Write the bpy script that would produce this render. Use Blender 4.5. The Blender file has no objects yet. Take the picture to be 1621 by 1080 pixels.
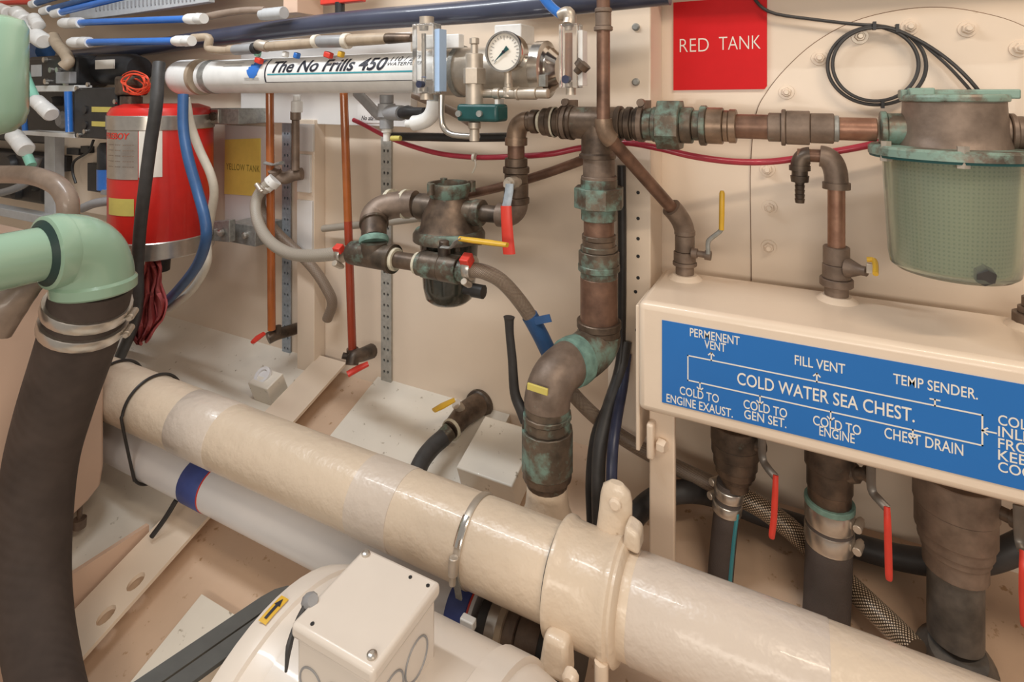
import bpy, bmesh, math, random
from mathutils import Vector, Matrix
random.seed(7)
scene = bpy.context.scene
COL = scene.collection
# ------------------------------------------------------------------ camera
F, CX, HY = 900.0, 810.5, 150.0            # focal length in pixels, principal point (1621x1080 frame)
YAW = math.radians(27.1)
SN, CS = math.sin(YAW), math.cos(YAW)
cam_d = bpy.data.cameras.new('camera')
cam = bpy.data.objects.new('camera', cam_d); COL.objects.link(cam)
cam.location = (0, 0, 0); cam.rotation_euler = (math.pi/2, 0, YAW)
cam_d.sensor_width = 36.0; cam_d.lens = F/1621*36.0
cam_d.shift_y = -(540-HY)/1621
cam_d.clip_start = 0.02; cam_d.clip_end = 50
scene.camera = cam
# ------------------------------------------------------------------ light
scene.view_settings.view_transform = 'Standard'
scene.view_settings.look = 'None'
scene.view_settings.gamma = 1.0
scene.view_settings.use_curve_mapping = False
scene.view_settings.exposure = 0.0
w = bpy.data.worlds.new('world'); scene.world = w; w.use_nodes = True
bg = w.node_tree.nodes['Background']
bg.inputs[0].default_value = (1.0, 0.92, 0.83, 1); bg.inputs[1].default_value = 0.34
def area(name, loc, target, sx, sy, energy, col):
    l = bpy.data.lights.new(name, 'AREA'); l.shape = 'RECTANGLE'; l.size = sx; l.size_y = sy
    l.energy = energy; l.color = col
    o = bpy.data.objects.new(name, l); COL.objects.link(o); o.location = loc
    o.rotation_euler = (Vector(target)-Vector(loc)).to_track_quat('-Z', 'Y').to_euler()
    return o
area('lamp_overhead', (0.75, 0.05, 1.05), (0.45, 1.0, -0.3), 0.9, 0.10, 13, (1.0, 0.84, 0.67))
area('lamp_overhead_aft', (-1.15, 0.42, 0.90), (-1.1, 1.2, -0.35), 1.1, 0.08, 14, (0.93, 0.97, 1.0))
area('lamp_low', (0.05, -0.95, 0.02), (-0.1, 0.9, -0.75), 1.6, 0.25, 13, (1.0, 0.90, 0.78))

# ------------------------------------------------------------------ helpers
def ray(u, v):
    a = (u-CX)/F
    return Vector((-SN+a*CS, CS+a*SN, (HY-v)/F))
def P(u, v, y):                             # the point of the upright plane Y=y seen at (u, v)
    r = ray(u, v); return r*(y/r.y)
def PX(u, v, x):
    r = ray(u, v); return r*(x/r.x)
def XU(u, y): return P(u, HY, y).x
def S(u, y): return y/ray(u, HY).y/F        # metres per pixel there
HULL0, HULLS = -0.78, 0.38                  # hull plate: z at the wall and its slope
def hull(y, h=0): return HULL0 - HULLS*(1.2-y) + h
def PH(u, v, h=0.0):                        # point of the sloping hull plate (raised by h)
    r = ray(u, v)
    t = (HULL0-HULLS*1.2+h)/(r.z-HULLS*r.y); return r*t
def VZ(u, v, y): return P(u, v, y).z

def cat_rom(pts, k=6, closed=False):
    pts = [Vector(p) for p in pts]; n = len(pts)
    if n < 3: return pts
    out = []
    rng = range(n) if closed else range(n-1)
    for i in rng:
        p0 = pts[(i-1) % n] if (closed or i > 0) else pts[0]*2-pts[1]
        p1, p2 = pts[i], pts[(i+1) % n]
        p3 = pts[(i+2) % n] if (closed or i+2 < n) else pts[-1]*2-pts[-2]
        for j in range(k):
            t = j/k
            out.append(0.5*((2*p1)+(p2-p0)*t+(2*p0-5*p1+4*p2-p3)*t*t+(3*p1-p0-3*p2+p3)*t**3))
    if not closed: out.append(pts[-1])
    return out
def bez(a, b, c, n=10):
    a, b, c = Vector(a), Vector(b), Vector(c)
    return [a*(1-t)**2+b*2*t*(1-t)+c*t*t for t in [i/n for i in range(n+1)]]

class B:
    def __init__(s): s.v = []; s.f = []; s.uv = []
    def _add(s, vs, fs, uvs=None):
        o = len(s.v); s.v += [Vector(p) for p in vs]
        for i, f in enumerate(fs):
            s.f.append([o+k for k in f]); s.uv.append(uvs[i] if uvs else None)
        return s
    def tube(s, pts, r, n=16, closed=False, caps=True, flat=1.0):
        pts = [Vector(p) for p in pts]; m = len(pts)
        rs = r if isinstance(r, (list, tuple)) else [r]*m
        if len(rs) != m:
            rs = [rs[min(int(i/(m-1)*(len(rs)-1)), len(rs)-2)]*(1-((i/(m-1)*(len(rs)-1)) - min(int(i/(m-1)*(len(rs)-1)), len(rs)-2)))
                  + rs[min(int(i/(m-1)*(len(rs)-1)), len(rs)-2)+1]*((i/(m-1)*(len(rs)-1)) - min(int(i/(m-1)*(len(rs)-1)), len(rs)-2)) for i in range(m)]
        tans = []
        for i in range(m):
            a = pts[(i-1) % m] if (closed or i > 0) else pts[0]
            b = pts[(i+1) % m] if (closed or i < m-1) else pts[-1]
            tans.append((b-a).normalized())
        t0 = tans[0]
        ref = Vector((0, 0, 1)) if abs(t0.z) < 0.9 else Vector((0, 1, 0))
        nrm = (ref-t0*ref.dot(t0)).normalized()
        vs, ln, L = [], [], 0
        for i in range(m):
            t = tans[i]; nrm = (nrm-t*nrm.dot(t)).normalized(); bn = t.cross(nrm)
            if i: L += (pts[i]-pts[i-1]).length
            ln.append(L)
            for k in range(n):
                a = 2*math.pi*k/n
                vs.append(pts[i]+(nrm*math.cos(a)*flat+bn*math.sin(a))*rs[i])
        fs, uv = [], []
        R0 = 2*math.pi*max(rs)
        for i in range(m if closed else m-1):
            j = (i+1) % m
            l1 = ln[j] if j else L+(pts[0]-pts[-1]).length
            for k in range(n):
                q = (k+1) % n
                fs.append((i*n+k, i*n+q, j*n+q, j*n+k))
                uv.append(((k/n*R0, ln[i]), ((k+1)/n*R0, ln[i]), ((k+1)/n*R0, l1), (k/n*R0, l1)))
        if caps and not closed:
            fs.append(tuple(range(n-1, -1, -1))); uv.append(None)
            fs.append(tuple((m-1)*n+k for k in range(n))); uv.append(None)
        return s._add(vs, fs, uv)
    def lathe(s, A, Bp, prof, n=28, cap0=True, cap1=True, rot=0.0):
        A, Bp = Vector(A), Vector(Bp); d = Bp-A; L = d.length; t = d.normalized()
        ref = Vector((0, 0, 1)) if abs(t.z) < 0.9 else Vector((0, -1, 0))
        nr = (ref-t*ref.dot(t)).normalized(); bn = t.cross(nr)
        vs, fs, uv = [], [], []
        R0 = 2*math.pi*max(p[1] for p in prof)
        for (q, r) in prof:
            for k in range(n):
                a = 2*math.pi*k/n+rot
                vs.append(A+t*(q*L)+(nr*math.cos(a)+bn*math.sin(a))*max(r, 1e-5))
        m = len(prof)
        for i in range(m-1):
            for k in range(n):
                q = (k+1) % n
                fs.append((i*n+k, i*n+q, (i+1)*n+q, (i+1)*n+k))
                l0, l1 = prof[i][0]*L, prof[i+1][0]*L
                uv.append(((k/n*R0, l0), ((k+1)/n*R0, l0), ((k+1)/n*R0, l1), (k/n*R0, l1)))
        if cap0: fs.append(tuple(range(n-1, -1, -1))); uv.append(None)
        if cap1: fs.append(tuple((m-1)*n+k for k in range(n))); uv.append(None)
        return s._add(vs, fs, uv)
    def cyl(s, A, Bp, r, n=24, ch=0.0, rot=0.0):
        L = (Vector(Bp)-Vector(A)).length; c = min(ch/L if L else 0, .45)
        if ch: return s.lathe(A, Bp, [(0, r-ch), (c, r), (1-c, r), (1, r-ch)], n, rot=rot)
        return s.lathe(A, Bp, [(0, r), (1, r)], n, rot=rot)
    def box(s, c, size, M=None):
        c = Vector(c); x, y, z = [k/2 for k in size]
        vs = [Vector((a*x, b*y, d*z)) for a in (-1, 1) for b in (-1, 1) for d in (-1, 1)]
        if M is not None: vs = [M @ p for p in vs]
        vs = [p+c for p in vs]
        fs = [(0, 1, 3, 2), (4, 6, 7, 5), (0, 4, 5, 1), (2, 3, 7, 6), (0, 2, 6, 4), (1, 5, 7, 3)]
        return s._add(vs, fs)
    def box2(s, a, b):
        a, b = Vector(a), Vector(b)
        return s.box((a+b)/2, [abs(b[i]-a[i]) for i in range(3)])
    def prism(s, pts, d):                   # planar outline pushed along vector d
        pts = [Vector(p) for p in pts]; d = Vector(d); n = len(pts)
        fs = [tuple(range(n-1, -1, -1)), tuple(n+i for i in range(n))]
        fs += [(i, (i+1) % n, n+(i+1) % n, n+i) for i in range(n)]
        return s._add(pts+[p+d for p in pts], fs)
    def ball(s, c, r, sc=(1, 1, 1), n=16):
        c = Vector(c); vs, fs = [], []
        m = n//2
        for i in range(m+1):
            th = math.pi*i/m
            for k in range(n):
                a = 2*math.pi*k/n
                vs.append(c+Vector((r*sc[0]*math.sin(th)*math.cos(a), r*sc[1]*math.sin(th)*math.sin(a), r*sc[2]*math.cos(th))))
        for i in range(m):
            for k in range(n):
                q = (k+1) % n
                fs.append((i*n+k, (i+1)*n+k, (i+1)*n+q, i*n+q))
        return s._add(vs, fs)
    def holes(s, o, ex, ey, w, h, circles, th):     # rectangular plate w x h with round or slotted holes, pushed by th
        bm = bmesh.new(); o, ex, ey, th = Vector(o), Vector(ex), Vector(ey), Vector(th)
        def loop(ps):
            vv = [bm.verts.new(o+ex*a+ey*b) for a, b in ps]
            for i in range(len(vv)): bm.edges.new((vv[i], vv[(i+1) % len(vv)]))
        loop([(0, 0), (w, 0), (w, h), (0, h)])
        for (a, b, ra, rb) in circles:
            loop([(a+ra*math.cos(2*math.pi*k/12), b+rb*math.sin(2*math.pi*k/12)) for k in range(12)])
        bmesh.ops.triangle_fill(bm, use_beauty=True, edges=bm.edges[:])
        r = bmesh.ops.extrude_face_region(bm, geom=bm.faces[:])
        bmesh.ops.translate(bm, vec=th, verts=[g for g in r['geom'] if isinstance(g, bmesh.types.BMVert)])
        bmesh.ops.recalc_face_normals(bm, faces=bm.faces[:])
        bm.verts.index_update()
        s._add([v.co.copy() for v in bm.verts], [tuple(v.index for v in f.verts) for f in bm.faces])
        bm.free(); return s
    def mesh(s, name, org):
        me = bpy.data.meshes.new(name)
        me.from_pydata([tuple(p-org) for p in s.v], [], s.f)
        ul = me.uv_layers.new(name='uv').data; li = 0
        for i, f in enumerate(s.f):
            u = s.uv[i]
            for k in range(len(f)):
                ul[li].uv = u[k] if u else (0, 0); li += 1
        bm = bmesh.new(); bm.from_mesh(me); bmesh.ops.recalc_face_normals(bm, faces=bm.faces[:]); bm.to_mesh(me); bm.free()
        me.polygons.foreach_set('use_smooth', [True]*len(me.polygons))
        me.set_sharp_from_angle(angle=math.radians(38))
        return me
    def to(s, name, mat, parent=None, bevel=0, label=None, sub=0):
        if parent is None: org = Vector((0, 0, 0))
        else: org = Vector(parent['_org'])
        o = bpy.data.objects.new(name, s.mesh(name, org)); COL.objects.link(o)
        o.data.materials.append(mat); o['_org'] = tuple(org)
        if parent is not None: o.parent = parent
        if bevel: bev(o, bevel)
        if sub:
            m = o.modifiers.new('sub', 'SUBSURF'); m.levels = m.render_levels = sub
        if label: o['label'] = label
        return o
    def thing(s, name, mat, label, cat, group=None, bevel=0):
        lo = Vector([min(p[i] for p in s.v) for i in range(3)]); hi = Vector([max(p[i] for p in s.v) for i in range(3)])
        org = Vector(((lo.x+hi.x)/2, (lo.y+hi.y)/2, lo.z))
        o = bpy.data.objects.new(name, s.mesh(name, org)); COL.objects.link(o); o.location = org
        o.data.materials.append(mat); o['_org'] = tuple(org)
        o['label'] = label; o['category'] = cat
        if group: o['group'] = group
        if bevel: bev(o, bevel)
        return o
    def struct(s, name, mat, bevel=0):
        o = s.to(name, mat, None, bevel); o['kind'] = 'structure'; return o
def bev(o, wd, seg=3):
    m = o.modifiers.new('bevel', 'BEVEL'); m.width = wd; m.segments = seg; m.limit_method = 'ANGLE'; m.angle_limit = math.radians(40)
def thing(name, label, cat, loc, group=None):
    o = bpy.data.objects.new(name, None); COL.objects.link(o); o.location = loc; o['_org'] = tuple(loc)
    o.empty_display_size = 0.02
    o['label'] = label; o['category'] = cat
    if group: o['group'] = group
    return o
# fittings turned on one axis: segments are (from, to, half height) in the photo's scale at that depth
def steps(segs, lo, L, c=0.0012):
    out = []
    for (a, b, r) in segs:
        a, b = (a-lo)/L, (b-lo)/L; k = min(c/L, (b-a)*.4)
        out += [(a, r-c), (a+k, r), (b-k, r), (b, r-c)]
    return out
def H(root, name, mat, y, z, segs, n=28, rot=0.0, label=None):
    q = []
    for (u0, u1, hp) in segs: q.append((XU(u0, y), XU(u1, y), hp*S((u0+u1)/2, y)))
    lo, hi = q[0][0], q[-1][1]
    return B().lathe((lo, y, z), (hi, y, z), steps(q, lo, hi-lo), n, rot=rot).to(name, mat, root, label=label)
def V(root, name, mat, x, y, u, segs, n=28, rot=0.0, label=None):
    q = [(-VZ(u, v0, y), -VZ(u, v1, y), hp*S(u, y)) for (v0, v1, hp) in segs]
    lo, hi = q[0][0], q[-1][1]
    return B().lathe((x, y, -lo), (x, y, -hi), steps(q, lo, hi-lo), n, rot=rot).to(name, mat, root, label=label)
def path(pts, k=6): return cat_rom([P(*p) for p in pts], k)
def hose(name, mat, pts, px, label, cat, group=None, n=14, k=6):
    ps = [P(*p) for p in pts]; m = len(pts)
    r = px*S(pts[m//2][0], pts[m//2][2])
    return B().tube(cat_rom(ps, k), r, n).thing(name, mat, label, cat, group)

# lettering
def glyphs(s, shear=0.0, offset=0.0, ext=0.0, spacing=1.0):
    cu = bpy.data.curves.new('t', 'FONT'); cu.body = s; cu.size = 1; cu.shear = shear; cu.offset = offset; cu.extrude = ext
    cu.space_character = spacing; cu.resolution_u = 4
    ob = bpy.data.objects.new('t', cu); COL.objects.link(ob)
    dg = bpy.context.evaluated_depsgraph_get(); dg.update()
    me = bpy.data.meshes.new_from_object(ob.evaluated_get(dg))
    vs = [v.co.copy() for v in me.vertices]; fs = [tuple(p.vertices) for p in me.polygons]
    bpy.data.objects.remove(ob); bpy.data.curves.remove(cu); bpy.data.meshes.remove(me)
    x0 = min(v.x for v in vs); x1 = max(v.x for v in vs); y1 = max(v.y for v in vs)
    for v in vs: v.x = (v.x-x0)/(x1-x0); v.y /= y1
    return vs, fs
def sliced(vs, fs, axis, n):                # cut the lettering into strips so that it can follow a curved face
    bm = bmesh.new(); vv = [bm.verts.new(v) for v in vs]
    for f in fs:
        try: bm.faces.new([vv[k] for k in f])
        except ValueError: pass
    lo = min(v[axis] for v in vs); hi = max(v[axis] for v in vs); no = [0, 0, 0]; no[axis] = 1
    for i in range(1, n):
        co = [0, 0, 0]; co[axis] = lo+(hi-lo)*i/n
        bmesh.ops.bisect_plane(bm, geom=bm.verts[:]+bm.edges[:]+bm.faces[:], plane_co=co, plane_no=no)
    bm.verts.index_update(); r = [v.co.copy() for v in bm.verts], [tuple(v.index for v in f.verts) for f in bm.faces]
    bm.free(); return r
def flat_text(b, s, u0, u1, vb, y, cap, **kw):       # on the upright plane Y=y: left and right edge, baseline, cap height in photo px
    vs, fs = glyphs(s, **kw)
    p0 = P(u0, vb, y); wd = P(u1, vb, y).x-p0.x; h = cap*S(u0, y)
    return b._add([Vector((p0.x+v.x*wd, y-abs(v.z), p0.z+v.y*h)) for v in vs], fs)
# ------------------------------------------------------------------ materials
def newmat(name):
    m = bpy.data.materials.new(name); m.use_nodes = True
    nt = m.node_tree; return m, nt, nt.nodes['Principled BSDF']
def lk(nt, a, b): nt.links.new(a, b)
def noise(nt, scale, detail=4, coord='Object', rough=.55):
    tc = nt.nodes.new('ShaderNodeTexCoord'); nz = nt.nodes.new('ShaderNodeTexNoise')
    nz.inputs['Scale'].default_value = scale; nz.inputs['Detail'].default_value = detail; nz.inputs['Roughness'].default_value = rough
    lk(nt, tc.outputs[coord], nz.inputs['Vector']); return nz
def ramp(nt, src, stops):
    r = nt.nodes.new('ShaderNodeValToRGB'); e = r.color_ramp.elements
    while len(e) < len(stops): e.new(0.5)
    for i, (p, c) in enumerate(stops): e[i].position = p; e[i].color = (*c, 1)
    lk(nt, src, r.inputs[0]); return r
def bump(nt, bs, src, strength, dist=0.002):
    b = nt.nodes.new('ShaderNodeBump'); b.inputs['Strength'].default_value = strength; b.inputs['Distance'].default_value = dist
    lk(nt, src, b.inputs['Height']); lk(nt, b.outputs[0], bs.inputs['Normal'])
def mixc(nt, fac, a, b):
    m = nt.nodes.new('ShaderNodeMix'); m.data_type = 'RGBA'
    lk(nt, fac, m.inputs[0])
    for k, x in ((6, a), (7, b)):
        if isinstance(x, tuple): m.inputs[k].default_value = (*x, 1)
        else: lk(nt, x, m.inputs[k])
    return m.outputs[2]
def plain(name, col, rough=.45, metal=0.0, var=.12, scale=40, bmp=0.0, coat=0.0, spec=.5):
    m, nt, bs = newmat(name)
    bs.inputs['Roughness'].default_value = rough; bs.inputs['Metallic'].default_value = metal
    bs.inputs['Coat Weight'].default_value = coat; bs.inputs['Specular IOR Level'].default_value = spec
    nz = noise(nt, scale)
    r = ramp(nt, nz.outputs[0], [(0.3, tuple(c*(1-var) for c in col)), (0.7, tuple(min(1, c*(1+var*.6)) for c in col))])
    lk(nt, r.outputs[0], bs.inputs['Base Color'])
    if bmp: bump(nt, bs, nz.outputs[0], bmp)
    return m
def paint(name, col, dirt=(.38, .25, .14), amt=.62, rough=.33, bscale=60, bmp=.12, big=3.0, coat=.15, bdist=.002):
    # glossy enamel with a few dirt specks and faint stains
    m, nt, bs = newmat(name)
    bs.inputs['Roughness'].default_value = rough; bs.inputs['Coat Weight'].default_value = coat
    n1 = noise(nt, big, 5); n2 = noise(nt, 55, 3, rough=.6); n3 = noise(nt, bscale, 3)
    base = ramp(nt, n1.outputs[0], [(.3, tuple(c*.90 for c in col)), (.65, col)])
    st = ramp(nt, n2.outputs[0], [(amt+.08, (0, 0, 0)), (amt+.16, (.8, .8, .8))])
    c = mixc(nt, st.outputs[0], base.outputs[0], dirt)
    lk(nt, c, bs.inputs['Base Color']); bump(nt, bs, n3.outputs[0], bmp, bdist)
    return m
def bronze(name, dark, light, green=.62, gcol=(.17, .28, .235), metal=.55, rough=.42):
    m, nt, bs = newmat(name)
    bs.inputs['Metallic'].default_value = metal; bs.inputs['Roughness'].default_value = rough
    n1 = noise(nt, 28, 6); n2 = noise(nt, 22, 7, rough=.65); n3 = noise(nt, 160, 4)
    base = ramp(nt, n1.outputs[0], [(.34, dark), (.68, light)])
    gm = ramp(nt, n2.outputs[0], [(green, (0, 0, 0)), (min(.99, green+.14), (.85, .85, .85))])
    c = mixc(nt, gm.outputs[0], base.outputs[0], gcol)
    lk(nt, c, bs.inputs['Base Color']); bump(nt, bs, n3.outputs[0], .25, .001)
    inv = nt.nodes.new('ShaderNodeMath'); inv.operation = 'MULTIPLY_ADD'
    inv.inputs[1].default_value = -metal; inv.inputs[2].default_value = metal
    lk(nt, gm.outputs[0], inv.inputs[0]); lk(nt, inv.outputs[0], bs.inputs['Metallic'])
    return m
def wrapped(name, col, freq, rough=.8, dist=.001, tilt=.15, streng=.5, var=.18, spec=.3):    # ribbing along a tube
    m, nt, bs = newmat(name); bs.inputs['Roughness'].default_value = rough; bs.inputs['Specular IOR Level'].default_value = spec
    uv = nt.nodes.new('ShaderNodeUVMap'); mp = nt.nodes.new('ShaderNodeMapping'); mp.inputs['Rotation'].default_value = (0, 0, tilt)
    wv = nt.nodes.new('ShaderNodeTexWave'); wv.bands_direction = 'Y'; wv.inputs['Scale'].default_value = freq; wv.inputs['Distortion'].default_value = .6
    lk(nt, uv.outputs[0], mp.inputs[0]); lk(nt, mp.outputs[0], wv.inputs[0])
    nz = noise(nt, 14, 5)
    r = ramp(nt, nz.outputs[0], [(.3, tuple(c*(1-var) for c in col)), (.7, tuple(c*(1+var) for c in col))])
    lk(nt, r.outputs[0], bs.inputs['Base Color']); bump(nt, bs, wv.outputs[0], streng, dist)
    return m
def braid(name, a, b, freq=110, rough=.4, metal=0.0):
    m, nt, bs = newmat(name); bs.inputs['Roughness'].default_value = rough; bs.inputs['Metallic'].default_value = metal
    uv = nt.nodes.new('ShaderNodeUVMap'); outs = []
    for sgn in (1, -1):
        mp = nt.nodes.new('ShaderNodeMapping'); mp.inputs['Rotation'].default_value = (0, 0, sgn*.75)
        wv = nt.nodes.new('ShaderNodeTexWave'); wv.bands_direction = 'X'; wv.inputs['Scale'].default_value = freq
        lk(nt, uv.outputs[0], mp.inputs[0]); lk(nt, mp.outputs[0], wv.inputs[0]); outs.append(wv.outputs['Fac'])
    mx = nt.nodes.new('ShaderNodeMath'); mx.operation = 'MULTIPLY'; lk(nt, outs[0], mx.inputs[0]); lk(nt, outs[1], mx.inputs[1])
    r = ramp(nt, mx.outputs[0], [(.15, a), (.5, b)]); lk(nt, r.outputs[0], bs.inputs['Base Color'])
    bump(nt, bs, mx.outputs[0], .4, .0008); return m
def clear(name, col, rough=.08, trans=.9, ior=1.45):
    m, nt, bs = newmat(name)
    bs.inputs['Base Color'].default_value = (*col, 1); bs.inputs['Roughness'].default_value = rough
    bs.inputs['Transmission Weight'].default_value = trans; bs.inputs['IOR'].default_value = ior
    return m
m_wall = paint('cream_wall_paint', (.82, .685, .55), amt=.66, bmp=.10)
m_hull = paint('hull_paint', (.68, .49, .35), amt=.56, dirt=(.36, .20, .09), big=5, bmp=.2)
m_plate = paint('floor_plate_paint', (.84, .78, .68), amt=.58, dirt=(.30, .24, .16), big=6, bmp=.15)
m_cream = paint('cream_enamel', (.80, .66, .52), amt=.68, rough=.28, bmp=.12)
m_chest = paint('chest_enamel', (.85, .70, .555), amt=.72, rough=.3, bmp=.10, bscale=150)
m_pipe = paint('pipe_enamel', (.71, .58, .445), amt=.66, rough=.32, bscale=38, bmp=.75, bdist=.0038)
m_band = paint('pipe_band_enamel', (.66, .565, .48), amt=.7, rough=.32, bscale=38, bmp=.75, bdist=.0038)
m_motor = paint('motor_enamel', (.78, .70, .62), amt=.64, rough=.3, bmp=.06)
m_tank = paint('tank_paint', (.74, .52, .39), amt=.75, rough=.4, bmp=.06)
m_lblue = plain('pale_blue_strip', (.42, .58, .82), .4, var=.05)
m_seal = plain('brown_sealant', (.20, .12, .07), .7, var=.3)
m_white = plain('white_plastic', (.80, .79, .77), .35, var=.06)
m_pvc = paint('white_pvc', (.82, .81, .82), amt=.70, rough=.28, bmp=.03, dirt=(.3, .28, .25))
m_board = plain('white_board', (.74, .72, .70), .5, var=.06, scale=6)
m_bronze = bronze('bronze', (.07, .05, .038), (.20, .14, .10), .63)
m_bronze_dk = bronze('dark_bronze', (.05, .04, .034), (.16, .118, .088), .64, (.13, .2, .17))
m_bronze_gr = bronze('verdigris_bronze', (.085, .068, .052), (.20, .15, .11), .47, (.17, .28, .235))
m_bronze_dg = bronze('stained_bronze', (.06, .048, .038), (.165, .122, .09), .55, (.18, .30, .25))
m_strip = plain('zinc_strip', (.46, .45, .41), .5, metal=.25, var=.2, scale=90)
m_gask = plain('dark_sealant', (.012, .035, .03), .5)
m_bronze_vg = bronze('green_bronze', (.11, .09, .07), (.22, .17, .13), .42, (.24, .38, .32), metal=.35)
m_bronze_lt = bronze('light_bronze', (.17, .115, .078), (.34, .235, .165), .74, rough=.36)
m_bronze_br = bronze('brown_bronze', (.15, .108, .082), (.27, .20, .155), .66, (.24, .34, .29), metal=.4, rough=.5)
m_copper = bronze('copper', (.26, .13, .085), (.42, .235, .16), .76, metal=.5, rough=.38)
m_copper_dk = bronze('dark_copper', (.12, .066, .046), (.26, .145, .098), .70, metal=.45, rough=.42)
m_verd = plain('verdigris', (.17, .29, .245), .7, var=.35, scale=60, bmp=.3)
m_solder = plain('sealing_tape', (.66, .61, .48), .6, var=.3, scale=70)
m_tubered = plain('red_amber_tube', (.34, .05, .022), .22, var=.2, scale=12, coat=.4)
m_tubeor = plain('amber_tube', (.42, .12, .03), .22, var=.3, scale=12, coat=.4)
m_steel = plain('stainless_steel', (.62, .58, .53), .28, metal=.9, var=.12)
m_nickel = plain('nickel_plate', (.58, .51, .43), .42, metal=.65, var=.15)
m_chrome = plain('chrome', (.75, .72, .68), .15, metal=1.0, var=.05)
m_galv = plain('galvanised_steel', (.36, .36, .34), .5, metal=.5, var=.25, scale=90)
m_lever = plain('dull_lever_steel', (.20, .18, .16), .4, metal=.6, var=.2)
m_pen = plain('dark_blue_ink', (.02, .025, .06), .5)
m_greybr = bronze('grey_weathered_bronze', (.075, .068, .06), (.17, .15, .13), .66, (.22, .27, .24), metal=.25, rough=.5)
m_galvb = plain('blue_galvanised_steel', (.36, .41, .46), .5, metal=.25, var=.2, scale=90)
m_dark = plain('black_plastic', (.022, .022, .024), .42, var=.3)
m_rubber = wrapped('black_hose_wrap', (.070, .052, .044), 16, rough=.8, dist=.002, tilt=.5, streng=.25, var=.22)
m_rubber2 = wrapped('black_rubber_hose', (.10, .082, .075), 150, rough=.7, dist=.0008, tilt=.05, streng=.4)
m_black = plain('black_rubber', (.030, .027, .026), .45, var=.3)
m_blackg = plain('charcoal_rubber', (.052, .050, .050), .5, var=.25)
m_belt = plain('belt_rubber', (.095, .098, .095), .55, var=.12)
m_red = plain('red_paint', (.66, .020, .014), .35, var=.05, coat=.3)
m_redsign = plain('red_sign', (.66, .010, .014), .5, var=.03, spec=.2)
m_redgrip = plain('red_vinyl', (.66, .05, .032), .4, var=.08)
m_orange = plain('orange_wire', (.75, .07, .025), .4, var=.06)
m_pink = plain('crimson_hose', (.42, .030, .055), .3, var=.15, coat=.2)
m_rag = plain('red_cloth', (.55, .14, .14), .95, var=.3, scale=30, bmp=.4, spec=.1)
m_yellow = plain('yellow_vinyl', (.70, .42, .035), .4, var=.1)
m_yelsign = plain('yellow_sign', (.92, .74, .17), .5, var=.05)
m_yellab = plain('yellow_label', (.62, .52, .13), .5, var=.06)
m_bluesign = plain('blue_sign', (.018, .165, .52), .34, var=.05, scale=5)
m_blue = plain('blue_tube', (.03, .17, .58), .28, var=.08, coat=.3)
m_bluehose = plain('blue_hose', (.035, .10, .25), .4, var=.15)
m_bluetape = plain('blue_tape', (.06, .09, .30), .5, var=.15)
m_navy = plain('navy_pipe', (.055, .062, .10), .30, var=.2, scale=10, coat=.3)
m_navyhose = plain('navy_hose', (.035, .042, .085), .35, var=.2)
m_letter = plain('white_lettering', (.85, .80, .72), .5, var=.02)
m_ink = plain('black_ink', (.012, .013, .025), .5, var=.02)
m_inkf = plain('olive_ink', (.30, .25, .05), .5, var=.02)
m_teal = plain('teal_ink', (.05, .30, .36), .5, var=.02)
m_green = paint('pale_green_enamel', (.30, .45, .33), amt=.78, rough=.22, bmp=.04, dirt=(.5, .3, .16), coat=.4)
m_mint = plain('mint_hose', (.28, .62, .48), .35, var=.08)
m_greenb = plain('dark_green_cast', (.012, .075, .075), .35, var=.2)
m_grey = plain('grey_plastic', (.30, .30, .31), .4, var=.12)
m_greyl = plain('light_grey_panel', (.48, .49, .50), .45, var=.08)
m_tan = plain('tan_pvc', (.42, .33, .24), .5, var=.15)
m_brownpipe = plain('brown_painted_pipe', (.27, .20, .155), .38, var=.2, coat=.2)
m_whitehose = plain('white_hose', (.72, .66, .56), .4, var=.08)
m_braid = braid('gold_braid', (.06, .04, .025), (.72, .56, .40), 85, rough=.3, metal=.2)
m_braidg = braid('grey_braid', (.30, .265, .22), (.52, .47, .40), 120, rough=.35)
m_braidb = braid('brown_braid', (.16, .115, .085), (.36, .285, .22), 130, rough=.32)
m_acrylic = clear('acrylic', (.93, .93, .92), .05, .93)
m_amber = plain('amber_rod', (.42, .20, .10), .3, var=.2)
m_bowl = clear('green_tinted_bowl', (.74, .80, .68), .12, .88)
m_smoke = plain('smoked_bowl', (.035, .036, .028), .18, var=.4, coat=.5)
m_basket = None
def basket_mat():
    m, nt, bs = newmat('perforated_steel'); bs.inputs['Roughness'].default_value = .5; bs.inputs['Metallic'].default_value = .2
    uv = nt.nodes.new('ShaderNodeUVMap'); outs = []
    for d in ('X', 'Y'):
        wv = nt.nodes.new('ShaderNodeTexWave'); wv.bands_direction = d; wv.inputs['Scale'].default_value = 55
        lk(nt, uv.outputs[0], wv.inputs[0]); outs.append(wv.outputs['Fac'])
    mx = nt.nodes.new('ShaderNodeMath'); mx.operation = 'MULTIPLY'; lk(nt, outs[0], mx.inputs[0]); lk(nt, outs[1], mx.inputs[1])
    r = ramp(nt, mx.outputs[0], [(.45, (.48, .48, .37)), (.75, (.27, .28, .21))]); lk(nt, r.outputs[0], bs.inputs['Base Color'])
    return m
m_basket = basket_mat()
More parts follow.
